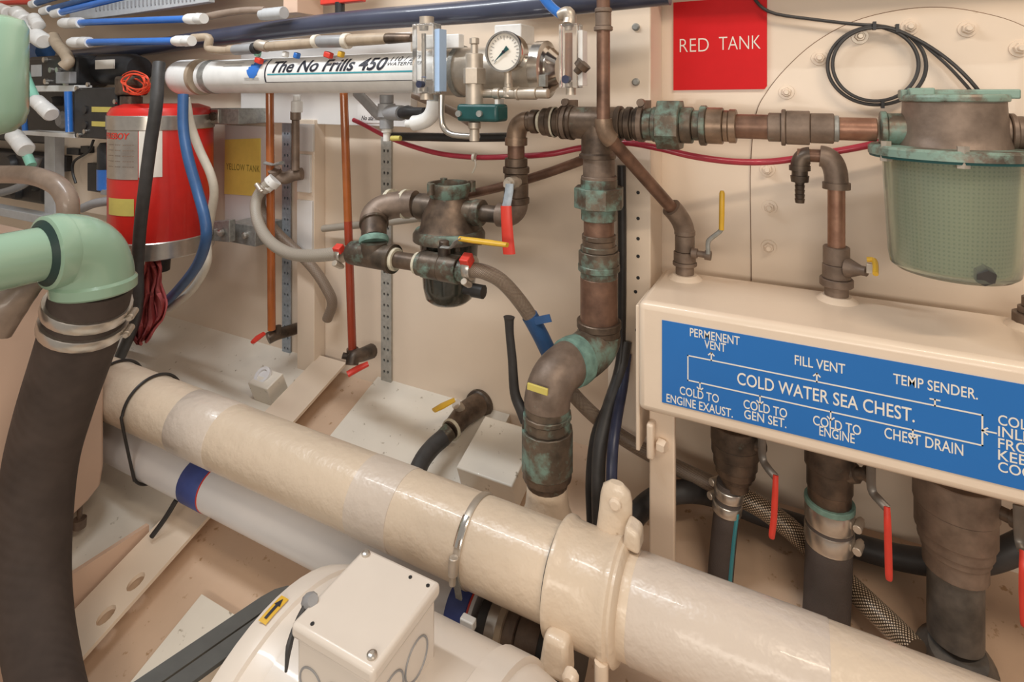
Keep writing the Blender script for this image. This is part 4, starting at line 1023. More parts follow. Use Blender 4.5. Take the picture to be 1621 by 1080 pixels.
for (u, v) in ((320, 184), (342, 184)):
    p = P(u, v, 1.08); B().box(p, (.035, .012, .04)).to('clip', m_steel, br, bevel=.002)
    B().lathe(p-Vector((0, .006, 0)), p-Vector((0, .016, 0)), [(0, .012), (1, .012)], 6).to('bolt', m_bronze_dk, br)
# hoses round the bottle
hose('vent_hose', m_blackg, [(252, 100, .86), (250, 125, .85), (247, 170, .84), (238, 230, .84), (229, 300, .84), (222, 360, .85), (218, 420, .87), (218, 470, .88), (213, 510, .90), (196, 552, .93), (178, 590, .95)], 9, 'black hose running down in front of the red fire extinguisher', 'hose')
hose('blue_hose', m_bluehose, [(290, 150, .90), (290, 200, .89), (298, 250, .88), (312, 300, .88), (324, 345, .87), (326, 380, .87), (312, 420, .90), (285, 455, .94), (262, 478, .97), (220, 510, 1.0), (180, 532, 1.02), (150, 548, 1.03)], 8, 'blue hose curving down the right side of the fire extinguisher', 'hose')
hose('white_hose', m_whitehose, [(294, 155, .93), (301, 195, .94), (315, 235, .95), (333, 275, .96), (339, 305, .97), (334, 340, .98), (328, 378, .99), (328, 415, .97), (312, 448, .97), (292, 470, .98), (268, 488, 1.0)], 6.5, 'white hose beside the blue hose by the fire extinguisher', 'hose')
# red rag
def rag():
    NU, NV = 26, 22; vs = []
    cl_ = [(240, 412, 11), (241, 432, 15), (238, 455, 22), (238, 480, 25), (236, 505, 26), (226, 528, 16), (222, 542, 7)]
    for j in range(NV+1):
        f_ = j/NV*(len(cl_)-1); i = min(int(f_), len(cl_)-2); g = f_-i
        cu_, v, hw = [cl_[i][k]*(1-g)+cl_[i+1][k]*g for k in range(3)]
        for k in range(NU+1):
            s = k/NU*2-1
            vs.append(P(cu_+s*hw+3*math.sin(j*.6+k*.3), v+5*math.sin(k*.5)*(j/NV), .945+.011*math.sin(k*1.05+j*.12)+.006*math.sin(k*2.1+1+j*.3)))
    b = B(); W_ = NU+1
    b._add(vs, [(j*W_+k, j*W_+k+1, (j+1)*W_+k+1, (j+1)*W_+k) for j in range(NV) for k in range(NU)])
    o = b.thing('rag', m_rag, 'crumpled dark red rag hanging below the fire extinguisher', 'rag')
    m = o.modifiers.new('thick', 'SOLIDIFY'); m.thickness = .004
rag()
# ------------------------------------------------------------------ equipment at the far left
QY = .98
fr = thing('equipment_rack', 'white metal frame carrying the black equipment at the left', 'frame', P(78, 340, QY))
def pbox(a, c, y, th): p, q = P(*a, y), P(*c, y); return B().box2(p, (q.x, y+th, q.z))
pbox((70, 214), (86, 350), QY, .03).to('post', m_greyl, fr, bevel=.002)
pbox((36, 136), (118, 145), QY-.03, .05).to('rail', m_white, fr, bevel=.002)
pbox((34, 207), (118, 219), QY-.03, .05).to('rail', m_white, fr, bevel=.002)
pbox((-60, 330), (88, 346), QY-.03, .04).to('rail', m_greyl, fr, bevel=.002)
eb = pbox((80, 214), (196, 346), 1.03, .02).thing('equipment_board', m_cream, 'cream board with small black modules behind the white frame', 'board')
cb = thing('control_box', 'black control box with two yellow labels beside the fire extinguisher', 'control box', P(150, 222, .95))
pbox((117, 139), (184, 222), .93, .07).to('case', m_dark, cb, bevel=.005)
for (v0, v1, u1) in ((169, 178, 176), (192, 201, 173)): pbox((145, v0), (u1, v1), .9285, .002).to('label_strip', m_yellab, cb)
for (u, v) in ((123, 140), (141, 134), (126, 214), (177, 210), (136, 208), (184, 161)):
    p = P(u, v, .93); B().cyl(p, p-Vector((0, .006, 0)), .007, 10).to('screw', m_steel, cb)
for v in (174, 198): p = P(135, v, .93); B().cyl(p, p-Vector((0, .004, 0)), .012, 14).to('knob', m_black, cb)
pm = thing('pump', 'black pump head with a grey label under the white tube fittings', 'pump', P(80, 136, .96))
pbox((43, 90), (118, 137), .95, .10).to('head', m_dark, pm, bevel=.012)
pbox((49, 103), (65, 121), .9485, .002).to('label_plate', m_greyl, pm)
pbox((88, 114), (110, 132), .935, .02).to('bracket', m_grey, pm, bevel=.002)
for (u, v) in ((74, 95), (84, 111), (95, 111), (76, 129), (107, 131)):
    p = P(u, v, .95); B().cyl(p, p-Vector((0, .01, 0)), .009, 10).to('bolt', m_steel, pm)
a, c = P(118, 110, 1.04), P(222, 110, 1.04); r = 24*S(170, 1.04)
B().lathe(a, c, [(0, r*.9), (.05, r), (.9, r), (1, r*.8)], 28).to('motor', m_dark, pm)
B().box(P(166, 102, .985), (.10, .004, .028)).to('motor_label', m_letter, pm, label='pale motor label')
B().lathe(P(44, 82, 1.02), P(72, 82, 1.02), [(0, .03), (.5, .034), (1, .03)], 18).to('end_cap', m_bluehose, pm, label='blue end cap')
fc = thing('filter_canister', 'black filter canister with a blue and white label left of the extinguisher', 'filter', P(175, 300, .97))
xx = P(174, 260, .98).x; e2 = S(174, .98)
B().lathe((xx, .98, VZ(174, 302, .98)), (xx, .98, VZ(174, 226, .98)), [(0, 15*e2), (.05, 17*e2), (.9, 17*e2), (1, 13*e2)], 24).to('can', m_dark, fc)
B().lathe((xx, .98, VZ(174, 299, .98)), (xx, .98, VZ(174, 267, .98)), [(0, 17.4*e2), (1, 17.4*e2)], 24, False, False).to('label_band', m_blue, fc, label='blue label band')
B().box(P(181, 283, .953), (.035, .004, .05), Matrix.Rotation(.25, 3, 'Z')).to('label_panel', m_letter, fc, label='white label panel')
pbox((159, 300), (190, 312), .95, .07).to('bracket', m_grey, fc)
for i, (a, c, lab) in enumerate((((105, 234), (124, 246), 'black module at the top left of the cream board'), ((127, 231), (139, 243), 'black module next to the first, nearer the filter'), ((89, 246), (104, 272), 'tall black module near the white post'), ((138, 258), (158, 305), 'largest black module, beside the filter canister'))):
    pbox(a, c, 1.01, .02).thing('module', m_dark, lab, 'module', 'black modules on the cream board', bevel=.002)
hose('module_wire', m_dark, [(148, 222, 1.0), (140, 240, 1.0), (118, 255, 1.0), (115, 272, 1.0), (120, 290, 1.0)], 2, 'thin black wire hanging over the cream board', 'wire', n=8)
hose('wire_bundle', m_grey, [(130, 330, .90), (150, 322, .90), (175, 318, .91), (200, 312, .93)], 7, 'grey wire bundle lying above the green elbow', 'wire')
# dark machine behind
mc = thing('machine', 'dark machinery in shadow at the left edge behind the bent brown pipe', 'machine', P(30, 330, 1.1))
pbox((-90, 232), (68, 326), 1.08, .10).to('block', m_black, mc, bevel=.02)
for k, (u, v, r) in enumerate(((10, 262, 20), (48, 290, 16), (20, 306, 14))):
    p = P(u, v, 1.06); B().lathe(p, p+Vector((0, .05, 0)), [(0, r*.0016), (.3, r*.002), (1, r*.002)], 18).to('cover', m_dark, mc)
B().tube(path([(-20, 310, 1.03), (20, 300, 1.02), (45, 285, 1.03), (60, 250, 1.05)], 5), .014, 10).to('pipe', m_grey, mc)
cs_ = thing('dark_backdrop', 'dark casing added behind the white rails and the pump at the far left', 'backdrop', P(60, 225, 1.1))
pbox((-90, 116), (119, 232), 1.10, .08).to('backdrop', m_dark, cs_, bevel=.01)  # dark panel added as a backdrop to darken the far left
for k, (u, v, r) in enumerate(((62, 178, 12), (92, 190, 16), (80, 160, 9))):
    p = P(u, v, 1.07); B().lathe(p, p+Vector((0, .04, 0)), [(0, r*.0014), (.3, r*.002), (1, r*.002)], 16).to('knob', m_grey if k == 1 else m_blackg, cs_)
# mint hoses with white fittings, blue tubes
def fitting(label, a, c, px, y):
    p, q = P(*a, y), P(*c, y); k = px*S(a[0], y)
    t = thing('push_fitting', label, 'pipe fitting', q, 'white push fittings')
    B().lathe(p, q, [(0, k*.8), (.1, k), (.45, k), (.5, k*.8), (.55, k*.8), (.6, k*1.05), (.95, k*1.05), (1, k*.85)], 20).to('body', m_white, t)
    B().lathe(p-(q-p)*.08, p, [(0, k*.6), (1, k*.75)], 16).to('collet', m_greyl, t)
    return t
hose('mint_hose', m_mint, [(34, 95, .90), (42, 125, .90), (52, 148, .90), (62, 168, .90)], 7, 'mint green hose beside the pale green vessel, above the white rail', 'hose')
hose('mint_hose', m_mint, [(30, 225, .90), (40, 240, .90), (50, 262, .90)], 7, 'mint green hose end just above the bent brown pipe', 'hose')
fitting('white fitting at the lower end of the upper mint hose', (56, 158), (82, 182), 11, .89)
fitting('white fitting above the bent brown pipe', (20, 212), (42, 238), 12, .89)
hose('blue_tube', m_blue, [(108, 145, .94), (109, 175, .94), (110, 209, .94)], 5.5, 'short upright blue tube between the white rails', 'tube')
hose('blue_tube', m_blue, [(38, 160, .98), (38, 185, .98), (40, 208, .98)], 4, 'blue tube nearest the green vessel, between the rails', 'tube')
b = B().tube(path([(84, 58, .96), (92, 72, .95), (104, 86, .94), (108, 98, .93), (100, 106, .92)], 5), .017, 14)
b.thing('brown_elbow', m_tan, 'tan elbow fitting above the black pump', 'pipe fitting')
for (a, c, px, lab) in (((24, 18), (42, 34), 11, 'white fitting leftmost at the top edge'), ((52, 26), (62, 42), 9, 'small white fitting among the blue tubes at the top'), ((38, 44), (70, 66), 12, 'large white elbow fitting above the black pump'), ((-4, 12), (14, 20), 9, 'white fitting cut by the left edge at the top')):
    fitting(lab, a, c, px, .93)
# bundled tubes and grille at the top left
for i, (a, c, lab) in enumerate((((54, 6), (120, -14), 'upper tube of the blue tube bundle at the top left'), ((72, 17), (170, -10), 'middle tube of the blue tube bundle'), ((90, 21), (200, -6), 'lowest tube of the blue tube bundle'))):
    t = thing('bundle_tube', lab, 'tube', P(*a, .95), 'blue tube bundle')
    p, q = P(*a, .95), P(*c, .95); B().tube([p, q], .010, 12).to('tube', m_bluehose if i < 2 else m_blue, t)
    B().lathe(p-(q-p)*.05, p+(q-p)*.08, [(0, .013), (1, .014)], 14).to('end_collar', m_white, t)
hose('red_tube', m_redgrip, [(-10, 6, .97), (20, 4, .97), (52, 3, .97)], 4, 'short red tube at the very top left corner', 'tube')
gp = thing('grille_panel', 'grey ventilation panel with fine slots at the top left', 'panel', P(220, 10, 1.02))
q = [P(*p, 1.02) for p in ((110, 34), (205, 22), (330, 3), (330, -40), (110, -40))]
B().prism(q, (0, .02, 0)).to('panel', m_greyl, gp, bevel=.002)
for i in range(26):
    u = 152+i*6.2; p = P(u, 12-.11*(u-152), 1.018); B().box(p, (.004, .003, .020)).to('slot', m_grey, gp)
# ------------------------------------------------------------------ watermaker on the wall
TY_, TR = 1.0, .0445
tz = -.0 + (P(450, 119, TY_).z+P(600, 116, TY_).z)/2
x0, x1 = XU(284, TY_), XU(690, TY_)
wm = thing('watermaker_tube', 'long white membrane tube lettered in black, fixed under the navy pipe', 'membrane tube', ((x0+x1)/2, TY_, tz-TR))
B().lathe((XU(330, TY_), TY_, tz), (x1, TY_, tz), [(0, TR), (1, TR)], 44).to('tube', m_white, wm)
B().lathe((x0, TY_, tz), (XU(322, TY_), TY_, tz), [(0, TR*.86), (.08, TR*1.04), (.2, TR*1.1), (.9, TR*1.1), (1, TR)], 44).to('end_cap', m_white, wm)
B().lathe((XU(318, TY_), TY_, tz), (XU(323, TY_), TY_, tz), [(0, TR*1.12), (1, TR*1.12)], 44).to('seal', m_tan, wm)
B().lathe((XU(336, TY_), TY_, tz), (XU(345, TY_), TY_, tz), [(0, TR*1.03), (1, TR*1.03)], 44).to('clamp_band', m_galv, wm, label='grey clamp band')
def tp(x, th, r=TR+.0008):      # th: angle up from the side that faces the room
    return Vector((x, TY_-r*math.cos(th), tz+r*math.sin(th)))
def tpatch(ua, ub, t0, t1, nm, mat, dr, par):
    xa, xb = XU(ua, .96), XU(ub, .96); N = 8; vs = []
    for i in range(N+1):
        th = t0+(t1-t0)*i/N; vs += [tp(xa, th, TR+dr), tp(xb, th, TR+dr)]
    b = B(); b._add(vs, [(2*i, 2*i+1, 2*i+3, 2*i+2) for i in range(N)]); return b.to(nm, mat, par)
def ttext(s, ua, ub, th0, h, nm, mat, par, **kw):
    vs, fs = sliced(*glyphs(s, **kw), 1, 10); xa, xb = XU(ua, .96), XU(ub, .96); b = B()
    b._add([tp(xa+(xb-xa)*q.x, th0+q.y*h/TR, TR+.0012+abs(q.z)) for q in vs], fs); return b.to(nm, mat, par)
lb = tpatch(422, 700, -.42, 1.05, 'name_label', m_white, .0005, wm)
ttext('The No Frills 450', 432, 613, .12, .030, 'title', m_ink, lb, shear=.3, offset=.022)
ttext('110 / 220', 617, 668, .52, .013, 'caption', m_ink, lb, shear=.3)
ttext('WATERMAKER', 614, 676, .30, .008, 'caption', m_ink, lb, shear=.2)
tpatch(426, 668, -.03, .05, 'stripe', m_teal, .0011, lb)
for (a, c) in ((-.43, -.40),): tpatch(422, 700, a, c, 'border', m_ink, .0011, lb)
tpatch(421, 423, -.42, 1.0, 'border', m_ink, .0011, lb)
lo_ = tpatch(385, 419, -.5, 1.0, 'emblem_label', m_white, .0005, wm)
# blue wave emblem: a round body with a sweeping top and short rays on its left
def emblem():
    b = B(); pts = []
    xc = XU(402, .96); kx = S(402, .96)
    out = [(-9, -5), (-5, -10), (2, -11), (8, -7), (11, 0), (14, 8), (17, 13), (10, 12), (4, 11), (1, 13), (0, 9), (-2, 10), (-3, 6), (-6, 7), (-6, 3), (-9, 3), (-8, 0), (-11, -1)]
    q2, f2 = sliced([Vector((p[0], p[1], 0)) for p in out], [tuple(range(len(out)))], 1, 10)
    b._add([tp(xc+p.x*kx*1.3, .33+p.y*kx*1.35/TR, TR+.0014) for p in q2], f2); return b.to('emblem', m_blue, lo_)
emblem()
for k in range(2): tpatch(389, 412, -.17-.1*k, -.14-.1*k, 'small_print', m_grey, .0011, lo_)
for k in range(2): tpatch(352, 382, .55+.22*k, .58+.22*k, 'small_print', m_grey, .0011, wm)
# steel pressure vessel to the right
sv2 = thing('pressure_vessel', 'steel pressure vessel continuing the white tube behind the gauge', 'pressure vessel', (XU(790, TY_), TY_, tz-.055))
VR = .050
B().lathe((x1, TY_+.01, tz), (XU(862, TY_), TY_+.01, tz), [(0, VR), (1, VR)], 40).to('vessel', m_nickel, sv2)
B().lathe((XU(724, TY_), TY_+.01, tz), (XU(731, TY_), TY_+.01, tz), [(0, VR+.004), (1, VR+.004)], 40).to('band', m_galv, sv2)
B().lathe((XU(848, TY_), TY_+.01, tz), (XU(866, TY_), TY_+.01, tz), [(0, VR+.002), (.1, VR+.006), (.9, VR+.006), (1, VR)], 40).to('end_ring', m_steel, sv2)
B().lathe((XU(866, TY_), TY_+.01, tz), (XU(884, TY_), TY_+.01, tz), [(0, VR-.004), (.3, VR-.012), (.35, VR-.008), (1, VR-.022)], 40).to('end_plug', m_chrome, sv2)
B().box(P(860, 128, .945), (.014, .012, .022)).to('buckle', m_galv, sv2, bevel=.001)
bt = XU(745, 1.0)
B().box2((XU(693, 1.0), .955, P(700, 80, 1.0).z), (bt, .975, P(700, 59, 1.0).z)).thing('valve_bracket', m_white, 'white bracket arm between the left flow meter and the needle valve', 'bracket', bevel=.002)
B().box2((XU(745, 1.0), 1.10, P(745, 72, 1.10).z), (XU(790, 1.0), 1.17, P(745, 42, 1.10).z)).thing('gauge_bracket', m_white, 'white bracket behind the top of the pressure gauge', 'bracket', bevel=.003)
# pressure gauge
gc = P(796, 82, .90)
pg = thing('pressure_gauge', 'round steel pressure gauge with a white dial', 'gauge', gc-Vector((0, 0, .05)))
g = S(796, .90); dv = Vector((0, 1, 0)); GR = 32.5*g
B().lathe(gc, gc+dv*.035, [(0, GR*.90), (0, GR), (.1, GR*1.03), (.25, GR*1.03), (.3, GR*.97), (1, GR*.94)], 40, cap0=False).to('case', m_chrome, pg)
dl = B().lathe(gc+dv*.005, gc+dv*.007, [(0, GR*.92), (1, GR*.92)], 40).to('dial', m_letter, pg)
for i in range(21):
    a = math.radians(225-270*i/20); d = Vector((math.cos(a), 0, math.sin(a)))
    l_ = .12 if i % 5 else .2
    p = gc+dv*.0045+d*GR*(.80-l_/2); M = Matrix.Rotation(-a, 3, 'Y')
    B().box(p, (GR*l_, .0006, .0009), M).to('tick', m_grey, dl)
a = math.radians(222); d = Vector((math.cos(a), 0, math.sin(a))); nn = Vector((-d.z, 0, d.x))
B().prism([gc+dv*.002+d*GR*.72, gc+dv*.002+nn*GR*.07-d*GR*.05, gc+dv*.002-d*GR*.30+nn*GR*.12, gc+dv*.002-d*GR*.30-nn*GR*.12, gc+dv*.002-nn*GR*.07-d*GR*.05], (0, .001, 0)).to('needle', m_greenb, dl)
B().cyl(gc-Vector((0, 0, .0))+dv*.003, gc+dv*.001, .003, 12).to('needle_hub', m_ink, dl)
B().cyl(gc+dv*.02-Vector((0, 0, GR*.95)), gc+dv*.02-Vector((0, 0, GR*1.55)), .007, 12).to('stem', m_nickel, pg)
# needle valve column and green valve block
nv = thing('needle_valve', 'upright nickel needle valve with a dark green block beside the gauge', 'valve', P(752, 222, .92))
NY = .92; xn = P(751, 110, NY).x
V(nv, 'stem_cap', m_nickel, xn, NY, 750, [(60, 70, 8), (70, 86, 6)], 8)
V(nv, 'bonnet', m_nickel, xn, NY, 751, [(85, 109, 14)], 24)
V(nv, 'hex_body', m_nickel, xn, NY, 752, [(108, 133, 18.5)], 6, .3)
V(nv, 'lower_body', m_nickel, xn, NY, 752, [(132, 166, 14)], 24)
c = P(757, 179, .915)
gb = B().box2((P(722, 179, .90).x, .90, VZ(757, 193, .90)), (P(787, 179, .90).x, .945, VZ(757, 165, .90))).to('valve_block', m_greenb, nv, bevel=.006, label='dark green cast block')
for u in (727, 760): p = P(u, 180, .90); B().cyl(p, p-Vector((0, .005, 0)), .006, 10).to('bolt', m_galv, gb)
V(nv, 'outlet', m_nickel, xn, NY, 756, [(193, 204, 10), (204, 224, 8)], 16)
q1 = P(762, 148, .93)
H(nv, 'cross_pipe', m_nickel, .93, P(800, 148, .93).z, [(762, 782, 7), (782, 792, 9), (792, 800, 7), (800, 818, 9), (818, 822, 11), (822, 850, 10), (850, 868, 8)], 14)
B().box2((P(785, 160, .93).x, .925, VZ(790, 189, .93)), (P(790, 160, .93).x, .95, VZ(790, 157, .93))).to('side_plate', m_white, nv, bevel=.001)
V(nv, 'gauge_tee', m_nickel, P(805, 140, .93).x, .93, 805, [(117, 130, 5), (126, 142, 7), (138, 154, 9)], 14)
# flow meters
def meter(label, ua, ub, va, vb, y, float_u, scale):
    t = thing('flow_meter', label, 'flow meter', P((ua+ub)/2, vb, y), 'clear acrylic flow meters')
    p, q = P(ua, va, y), P(ub, vb, y); dp = .028
    w_ = q.x-p.x; cxm = (p.x+q.x)/2
    B().box2((p.x, y, q.z), (q.x, y+dp, p.z)).to('block', m_acrylic, t, bevel=.002)
    B().box2((q.x-.0005, y+.004, q.z+.004), (q.x+w_*.22, y+dp, p.z-.012)).to('backing_strip', m_white if scale else m_lblue, t)
    L = p.z-q.z
    B().cyl((cxm-w_*.06, y+dp*.5, q.z+L*.12), (cxm-w_*.06, y+dp*.5, p.z-L*.14), w_*(.2 if scale else .10), 14).to('tube', m_amber if scale else m_nickel, t)
    B().lathe((cxm-w_*.06, y+dp*.5, q.z+L*.22), (cxm-w_*.06, y+dp*.5, q.z+L*.25), [(0, .002), (.5, w_*.13), (1, .002)], 12).to('float', m_blue, t)
    B().cyl((cxm, y+dp*.5, p.z), (cxm, y+dp*.5, p.z+.014), w_*.28, 14).to('top_fitting', m_nickel, t)
    B().cyl((cxm, y+dp*.5, q.z-.012), (cxm, y+dp*.5, q.z), w_*.25, 14).to('bottom_fitting', m_nickel, t)
    for vv in (.06, .94): B().cyl((cxm-w_*.06, y+dp*.5, q.z+L*vv-L*.035), (cxm-w_*.06, y+dp*.5, q.z+L*vv+L*.035), w_*.2, 12).to('end_plug', m_nickel, t)
    p2 = Vector((cxm, y, q.z+L*.13)); B().lathe(p2+Vector((0, .002, 0)), p2-Vector((0, .012, 0)), [(0, .006), (1, .007)], 12).to('knob', m_navyhose, t)
    return t
meter('left clear acrylic flow meter, over the end of the white tube', 652, 686, 38, 148, .90, 0, False)
meter('right clear acrylic flow meter with an amber tube, beside the copper vent pipe', 884, 914, 38, 139, .90, 0, True)
p = P(922, 107, .90); B().lathe(P(912, 115, .90), P(925, 100, .90), [(0, .006), (.4, .007), (.5, .013), (1, .014)], 12).thing('wing_knob', m_bronze, 'brown knob on the right side of the right flow meter', 'knob')
hose('blue_hose', m_blue, [(852, -20, .92), (862, -2, .92), (876, 14, .92), (893, 26, .92)], 8, 'blue hose curving into the top of the right flow meter', 'hose')
b = B().tube(path([(888, 24, .92), (899, 20, .915), (902, 30, .915), (900, 40, .91)], 4), .011, 14)
b.thing('hose_elbow', m_nickel, 'nickel elbow on top of the right flow meter', 'pipe fitting')
# plumbing below the tube
hose('steel_tube', m_steel, [(699, 150, .93), (699, 185, .93), (703, 203, .93), (716, 213, .93), (745, 216, .93), (756, 216, .92)], 5, 'thin bent steel tube running to the foot of the needle valve', 'tube', n=12)
el = thing('white_elbow', 'white plastic elbow below the left flow meter', 'pipe fitting', P(690, 204, .96))
B().tube(bez(P(688, 160, .96), P(688, 194, .96), P(655, 195, .96), 10), .016, 18).to('body', m_white, el)
B().lathe(P(660, 195, .96), P(644, 196, .96), [(0, .014), (.3, .010), (1, .008)], 14).to('spigot', m_white, el)
B().lathe(P(688, 166, .96), P(687, 150, .96), [(0, .012), (1, .012)], 12).to('upper_fitting', m_galv, el)
gv = thing('grey_valve', 'grey plastic valve under the white tube, left of the white elbow', 'valve', P(615, 204, 1.0))
xg = P(612, 180, 1.02).x
V(gv, 'body', m_grey, xg, 1.02, 612, [(150, 164, 11), (164, 186, 14), (186, 204, 11)], 18)
B().lathe(P(612, 178, 1.02), P(636, 179, 1.0), [(0, .018), (1, .017)], 16).to('branch', m_grey, gv)
B().lathe(P(636, 179, 1.0), P(672, 176, .97), [(0, .012), (.3, .016), (.5, .011), (1, .008)], 14).to('black_stem', m_dark, gv)
B().tube(path([(566, 148, 1.08), (580, 162, 1.06), (597, 180, 1.03), (608, 184, 1.02)], 4), .0125, 12).to('inlet_hose', m_grey, gv)
V(gv, 'white_nipple', m_white, xg, 1.02, 614, [(203, 210, 8), (210, 224, 5.5)], 14)
B().cyl(P(620, 219, 1.02), P(634, 219, 1.02), .006, 10).to('brass_tip', m_yellab, gv)
hose('black_pipe', m_black, [(622, 216, 1.08), (680, 217, 1.08), (740, 218, 1.08), (806, 217, 1.08)], 7, 'straight black pipe behind the foot of the needle valve', 'pipe', n=12)
hose('brown_hose', m_brownpipe, [(655, 150, 1.10), (690, 165, 1.10), (722, 180, 1.09), (748, 196, 1.06)], 7, 'dark hose slanting behind the white elbow', 'hose', n=12)
hose('crimson_hose', m_pink, [(560, 190, 1.15), (575, 197, 1.14), (606, 213, 1.12), (645, 229, 1.10), (695, 243, 1.08), (750, 249, 1.07), (810, 248, 1.06), (870, 244, 1.06), (920, 234, 1.07), (985, 226, 1.07), (1040, 234, 1.07), (1090, 246, 1.08), (1140, 254, 1.10), (1190, 257, 1.12), (1240, 254, 1.13), (1310, 242, 1.13), (1370, 231, 1.13), (1440, 215, 1.13), (1520, 215, 1.15), (1621, 258, 1.16), (1660, 280, 1.16)], 5.2, 'thin crimson hose sagging along the wall behind the bronze run', 'hose', n=10)
t = thing('cable_tie', 'loose white cable tie on the crimson hose', 'cable tie', P(749, 270, 1.05))
B().lathe(P(751, 249, 1.06)-Vector((.003, 0, 0)), P(751, 249, 1.06)+Vector((.003, 0, 0)), [(0, .009), (1, .009)], 16).to('loop', m_whitehose, t)
B().tube(path([(752, 253, 1.05), (753, 262, 1.045), (748, 274, 1.045)], 4), .0018, 6).to('tail', m_whitehose, t)
hose('dark_pipe', m_copper_dk, [(742, 308, 1.10), (800, 294, 1.10), (860, 276, 1.10), (905, 260, 1.10), (930, 250, 1.09)], 7.5, 'dark pipe slanting up behind the small strainer to the tee', 'pipe', n=12)
# navy pipe and tubes along the top
b = B().tube(cat_rom([P(-40, 104, 1.12), P(170, 84, 1.10), P(330, 61, 1.07), P(540, 35, 1.04), P(780, 16, 1.0), P(1060, -14, 1.0)], 6), .0245, 24)
b.thing('navy_pipe', m_navy, 'thick glossy navy pipe running along the top of the wall', 'pipe')
def tube_run(name, label, a, c, y, px):
    t = thing(name, label, 'tube', P((a[0]+c[0])/2, (a[1]+c[1])/2, y), 'blue tubes with white end fittings')
    B().tube([P(*a, y), P(*c, y)], px*S((a[0]+c[0])/2, y), 14).to('tube', m_blue, t)
    for q, (u0, u1) in enumerate(((a[0]-24, a[0]+6), (c[0]-4, c[0]+24))):
        f_ = lambda u: a[1]+(c[1]-a[1])*(u-a[0])/(c[0]-a[0]); k = 8.5*S(u0, y)
        B().lathe(P(u0, f_(u0), y), P(u1, f_(u1), y), [(0, k*.8), (.15, k), (.5, k), (.55, k*.9), (.6, k*.9), (.65, k*1.05), (1, k*.95)], 18).to('end_fitting', m_white, t)
    return t
tube_run('blue_tube', 'upper bright blue tube at the top left', (122, 36), (299, 30), .95, 5.5)
tube_run('blue_tube', 'lower bright blue tube, over the navy pipe', (136, 67), (280, 65), .93, 5.8)
hose('bronze_tube', m_brownpipe, [(322, 28, .97), (350, 22, .98), (385, 17, .99), (420, 16, 1.0)], 6, 'brown tube at the top joining the upper blue tube', 'tube')
H(thing('grey_fitting', 'grey fitting at the top beside the cream duct', 'pipe fitting', P(430, 25, 1.0)), 'body', m_greyl, 1.0, P(430, 22, 1.0).z, [(414, 420, 9), (420, 450, 10)], 16)
cx_ = thing('cream_bracket', 'cream block above the navy pipe at the top', 'bracket', P(490, 20, 1.05))
B().box2(P(448, 22, 1.05), P(512, -25, 1.14)).to('block', m_tank, cx_, bevel=.002)
tk2 = thing('tap', 'dark red-handled tap at the top edge above the white tube', 'valve', P(540, 22, 1.05))
B().cyl(P(538, 24, 1.05), P(538, 4, 1.05), .012, 12).to('body', m_dark, tk2)
B().box2(P(506, 8, 1.04), P(580, -6, 1.06)).to('handle', m_redgrip, tk2, bevel=.003)
t = thing('fitting_row', 'row of brown and grey pipe fittings just above the white tube', 'pipe fittings', P(480, 88, .95))
yy = .95
B().tube(path([(306, 60, .95), (330, 60, .95), (330, 76, .95), (345, 80, .95), (366, 80, .95)], 5), 6.5*S(330, yy), 14).to('bent_tube', m_tan, t)
def trun(nm, mt, a, c, r0, r1=None, n=16): 
    k = S((a[0]+c[0])/2, yy); B().lathe(P(*a, yy), P(*c, yy), [(0, r0*k*.92), (.08, r0*k), (.92, (r1 or r0)*k), (1, (r1 or r0)*k*.92)], n).to(nm, mt, t)
trun('coupling', m_tan, (362, 79), (372, 79), 7.5); trun('union', m_grey, (371, 79), (403, 77), 8.5); trun('ring', m_dark, (402, 77), (408, 76), 9.5)
trun('tee', m_nickel, (408, 71), (424, 74), 9); trun('clear_tube', m_tan, (424, 74), (500, 68), 8); trun('ring', m_whitehose, (498, 66), (505, 65), 11)
trun('union', m_grey, (505, 66), (545, 65), 10); trun('ring', m_whitehose, (545, 65), (553, 65), 12.5); trun('bronze_tube', m_tan, (553, 64), (612, 61), 10, 9); trun('bronze_tube', m_bronze, (612, 61), (652, 60), 9, 7)
for (u, v, mt, nm) in ((408, 85, m_mint, 'tap_stem'), (410, 96, m_redgrip, 'tap_handle'), (452, 86, m_white, 'cap'), (470, 88, m_blue, 'cap'), (520, 87, m_redgrip, 'tap_handle'), (540, 86, m_yellow, 'nut')):
    B().box(P(u, v, .955), (.020 if 'handle' in nm else .012, .014, .014), Matrix.Rotation(.3, 3, 'Y')).to(nm, mt, t, bevel=.003)
# ------------------------------------------------------------------ left drain branch below the small strainer
BY = .905
db = thing('drain_branch', 'bronze tee and yellow-handled valve below the small strainer', 'pipe fitting', P(640, 425, BY))
za = (P(560, 401, BY).z+P(720, 425, BY).z)/2
e = S(592, .95)
B().tube(bez(P(658, 323, 1.0), P(585, 322, .985), P(592, 356, .95), 14), [.029, .029, .030], 22).to('elbow', m_bronze_br, db)
B().lathe(P(592, 352, .95), P(592, 380, .92), [(0, .031), (.12, .031), (.14, .027), (1, .026)], 22).to('elbow_tail', m_bronze, db)
for (a, c) in (((617, 322, 1.0), (622, 322, 1.0)), ((641, 323, 1.0), (646, 323, 1.0))): B().tube([P(*a), P(*c)], .032, 20).to('tape_ring', m_solder, db)
B().lathe(P(592, 376, .92), P(592, 385, .915), [(0, .029), (.5, .031), (1, .029)], 22).to('seal_ring', m_verd, db)
xt2 = XU(592, BY); tb2 = B()
tb2.cyl((xt2, BY, za), (xt2, BY, P(592, 384, BY).z), .026, 22)
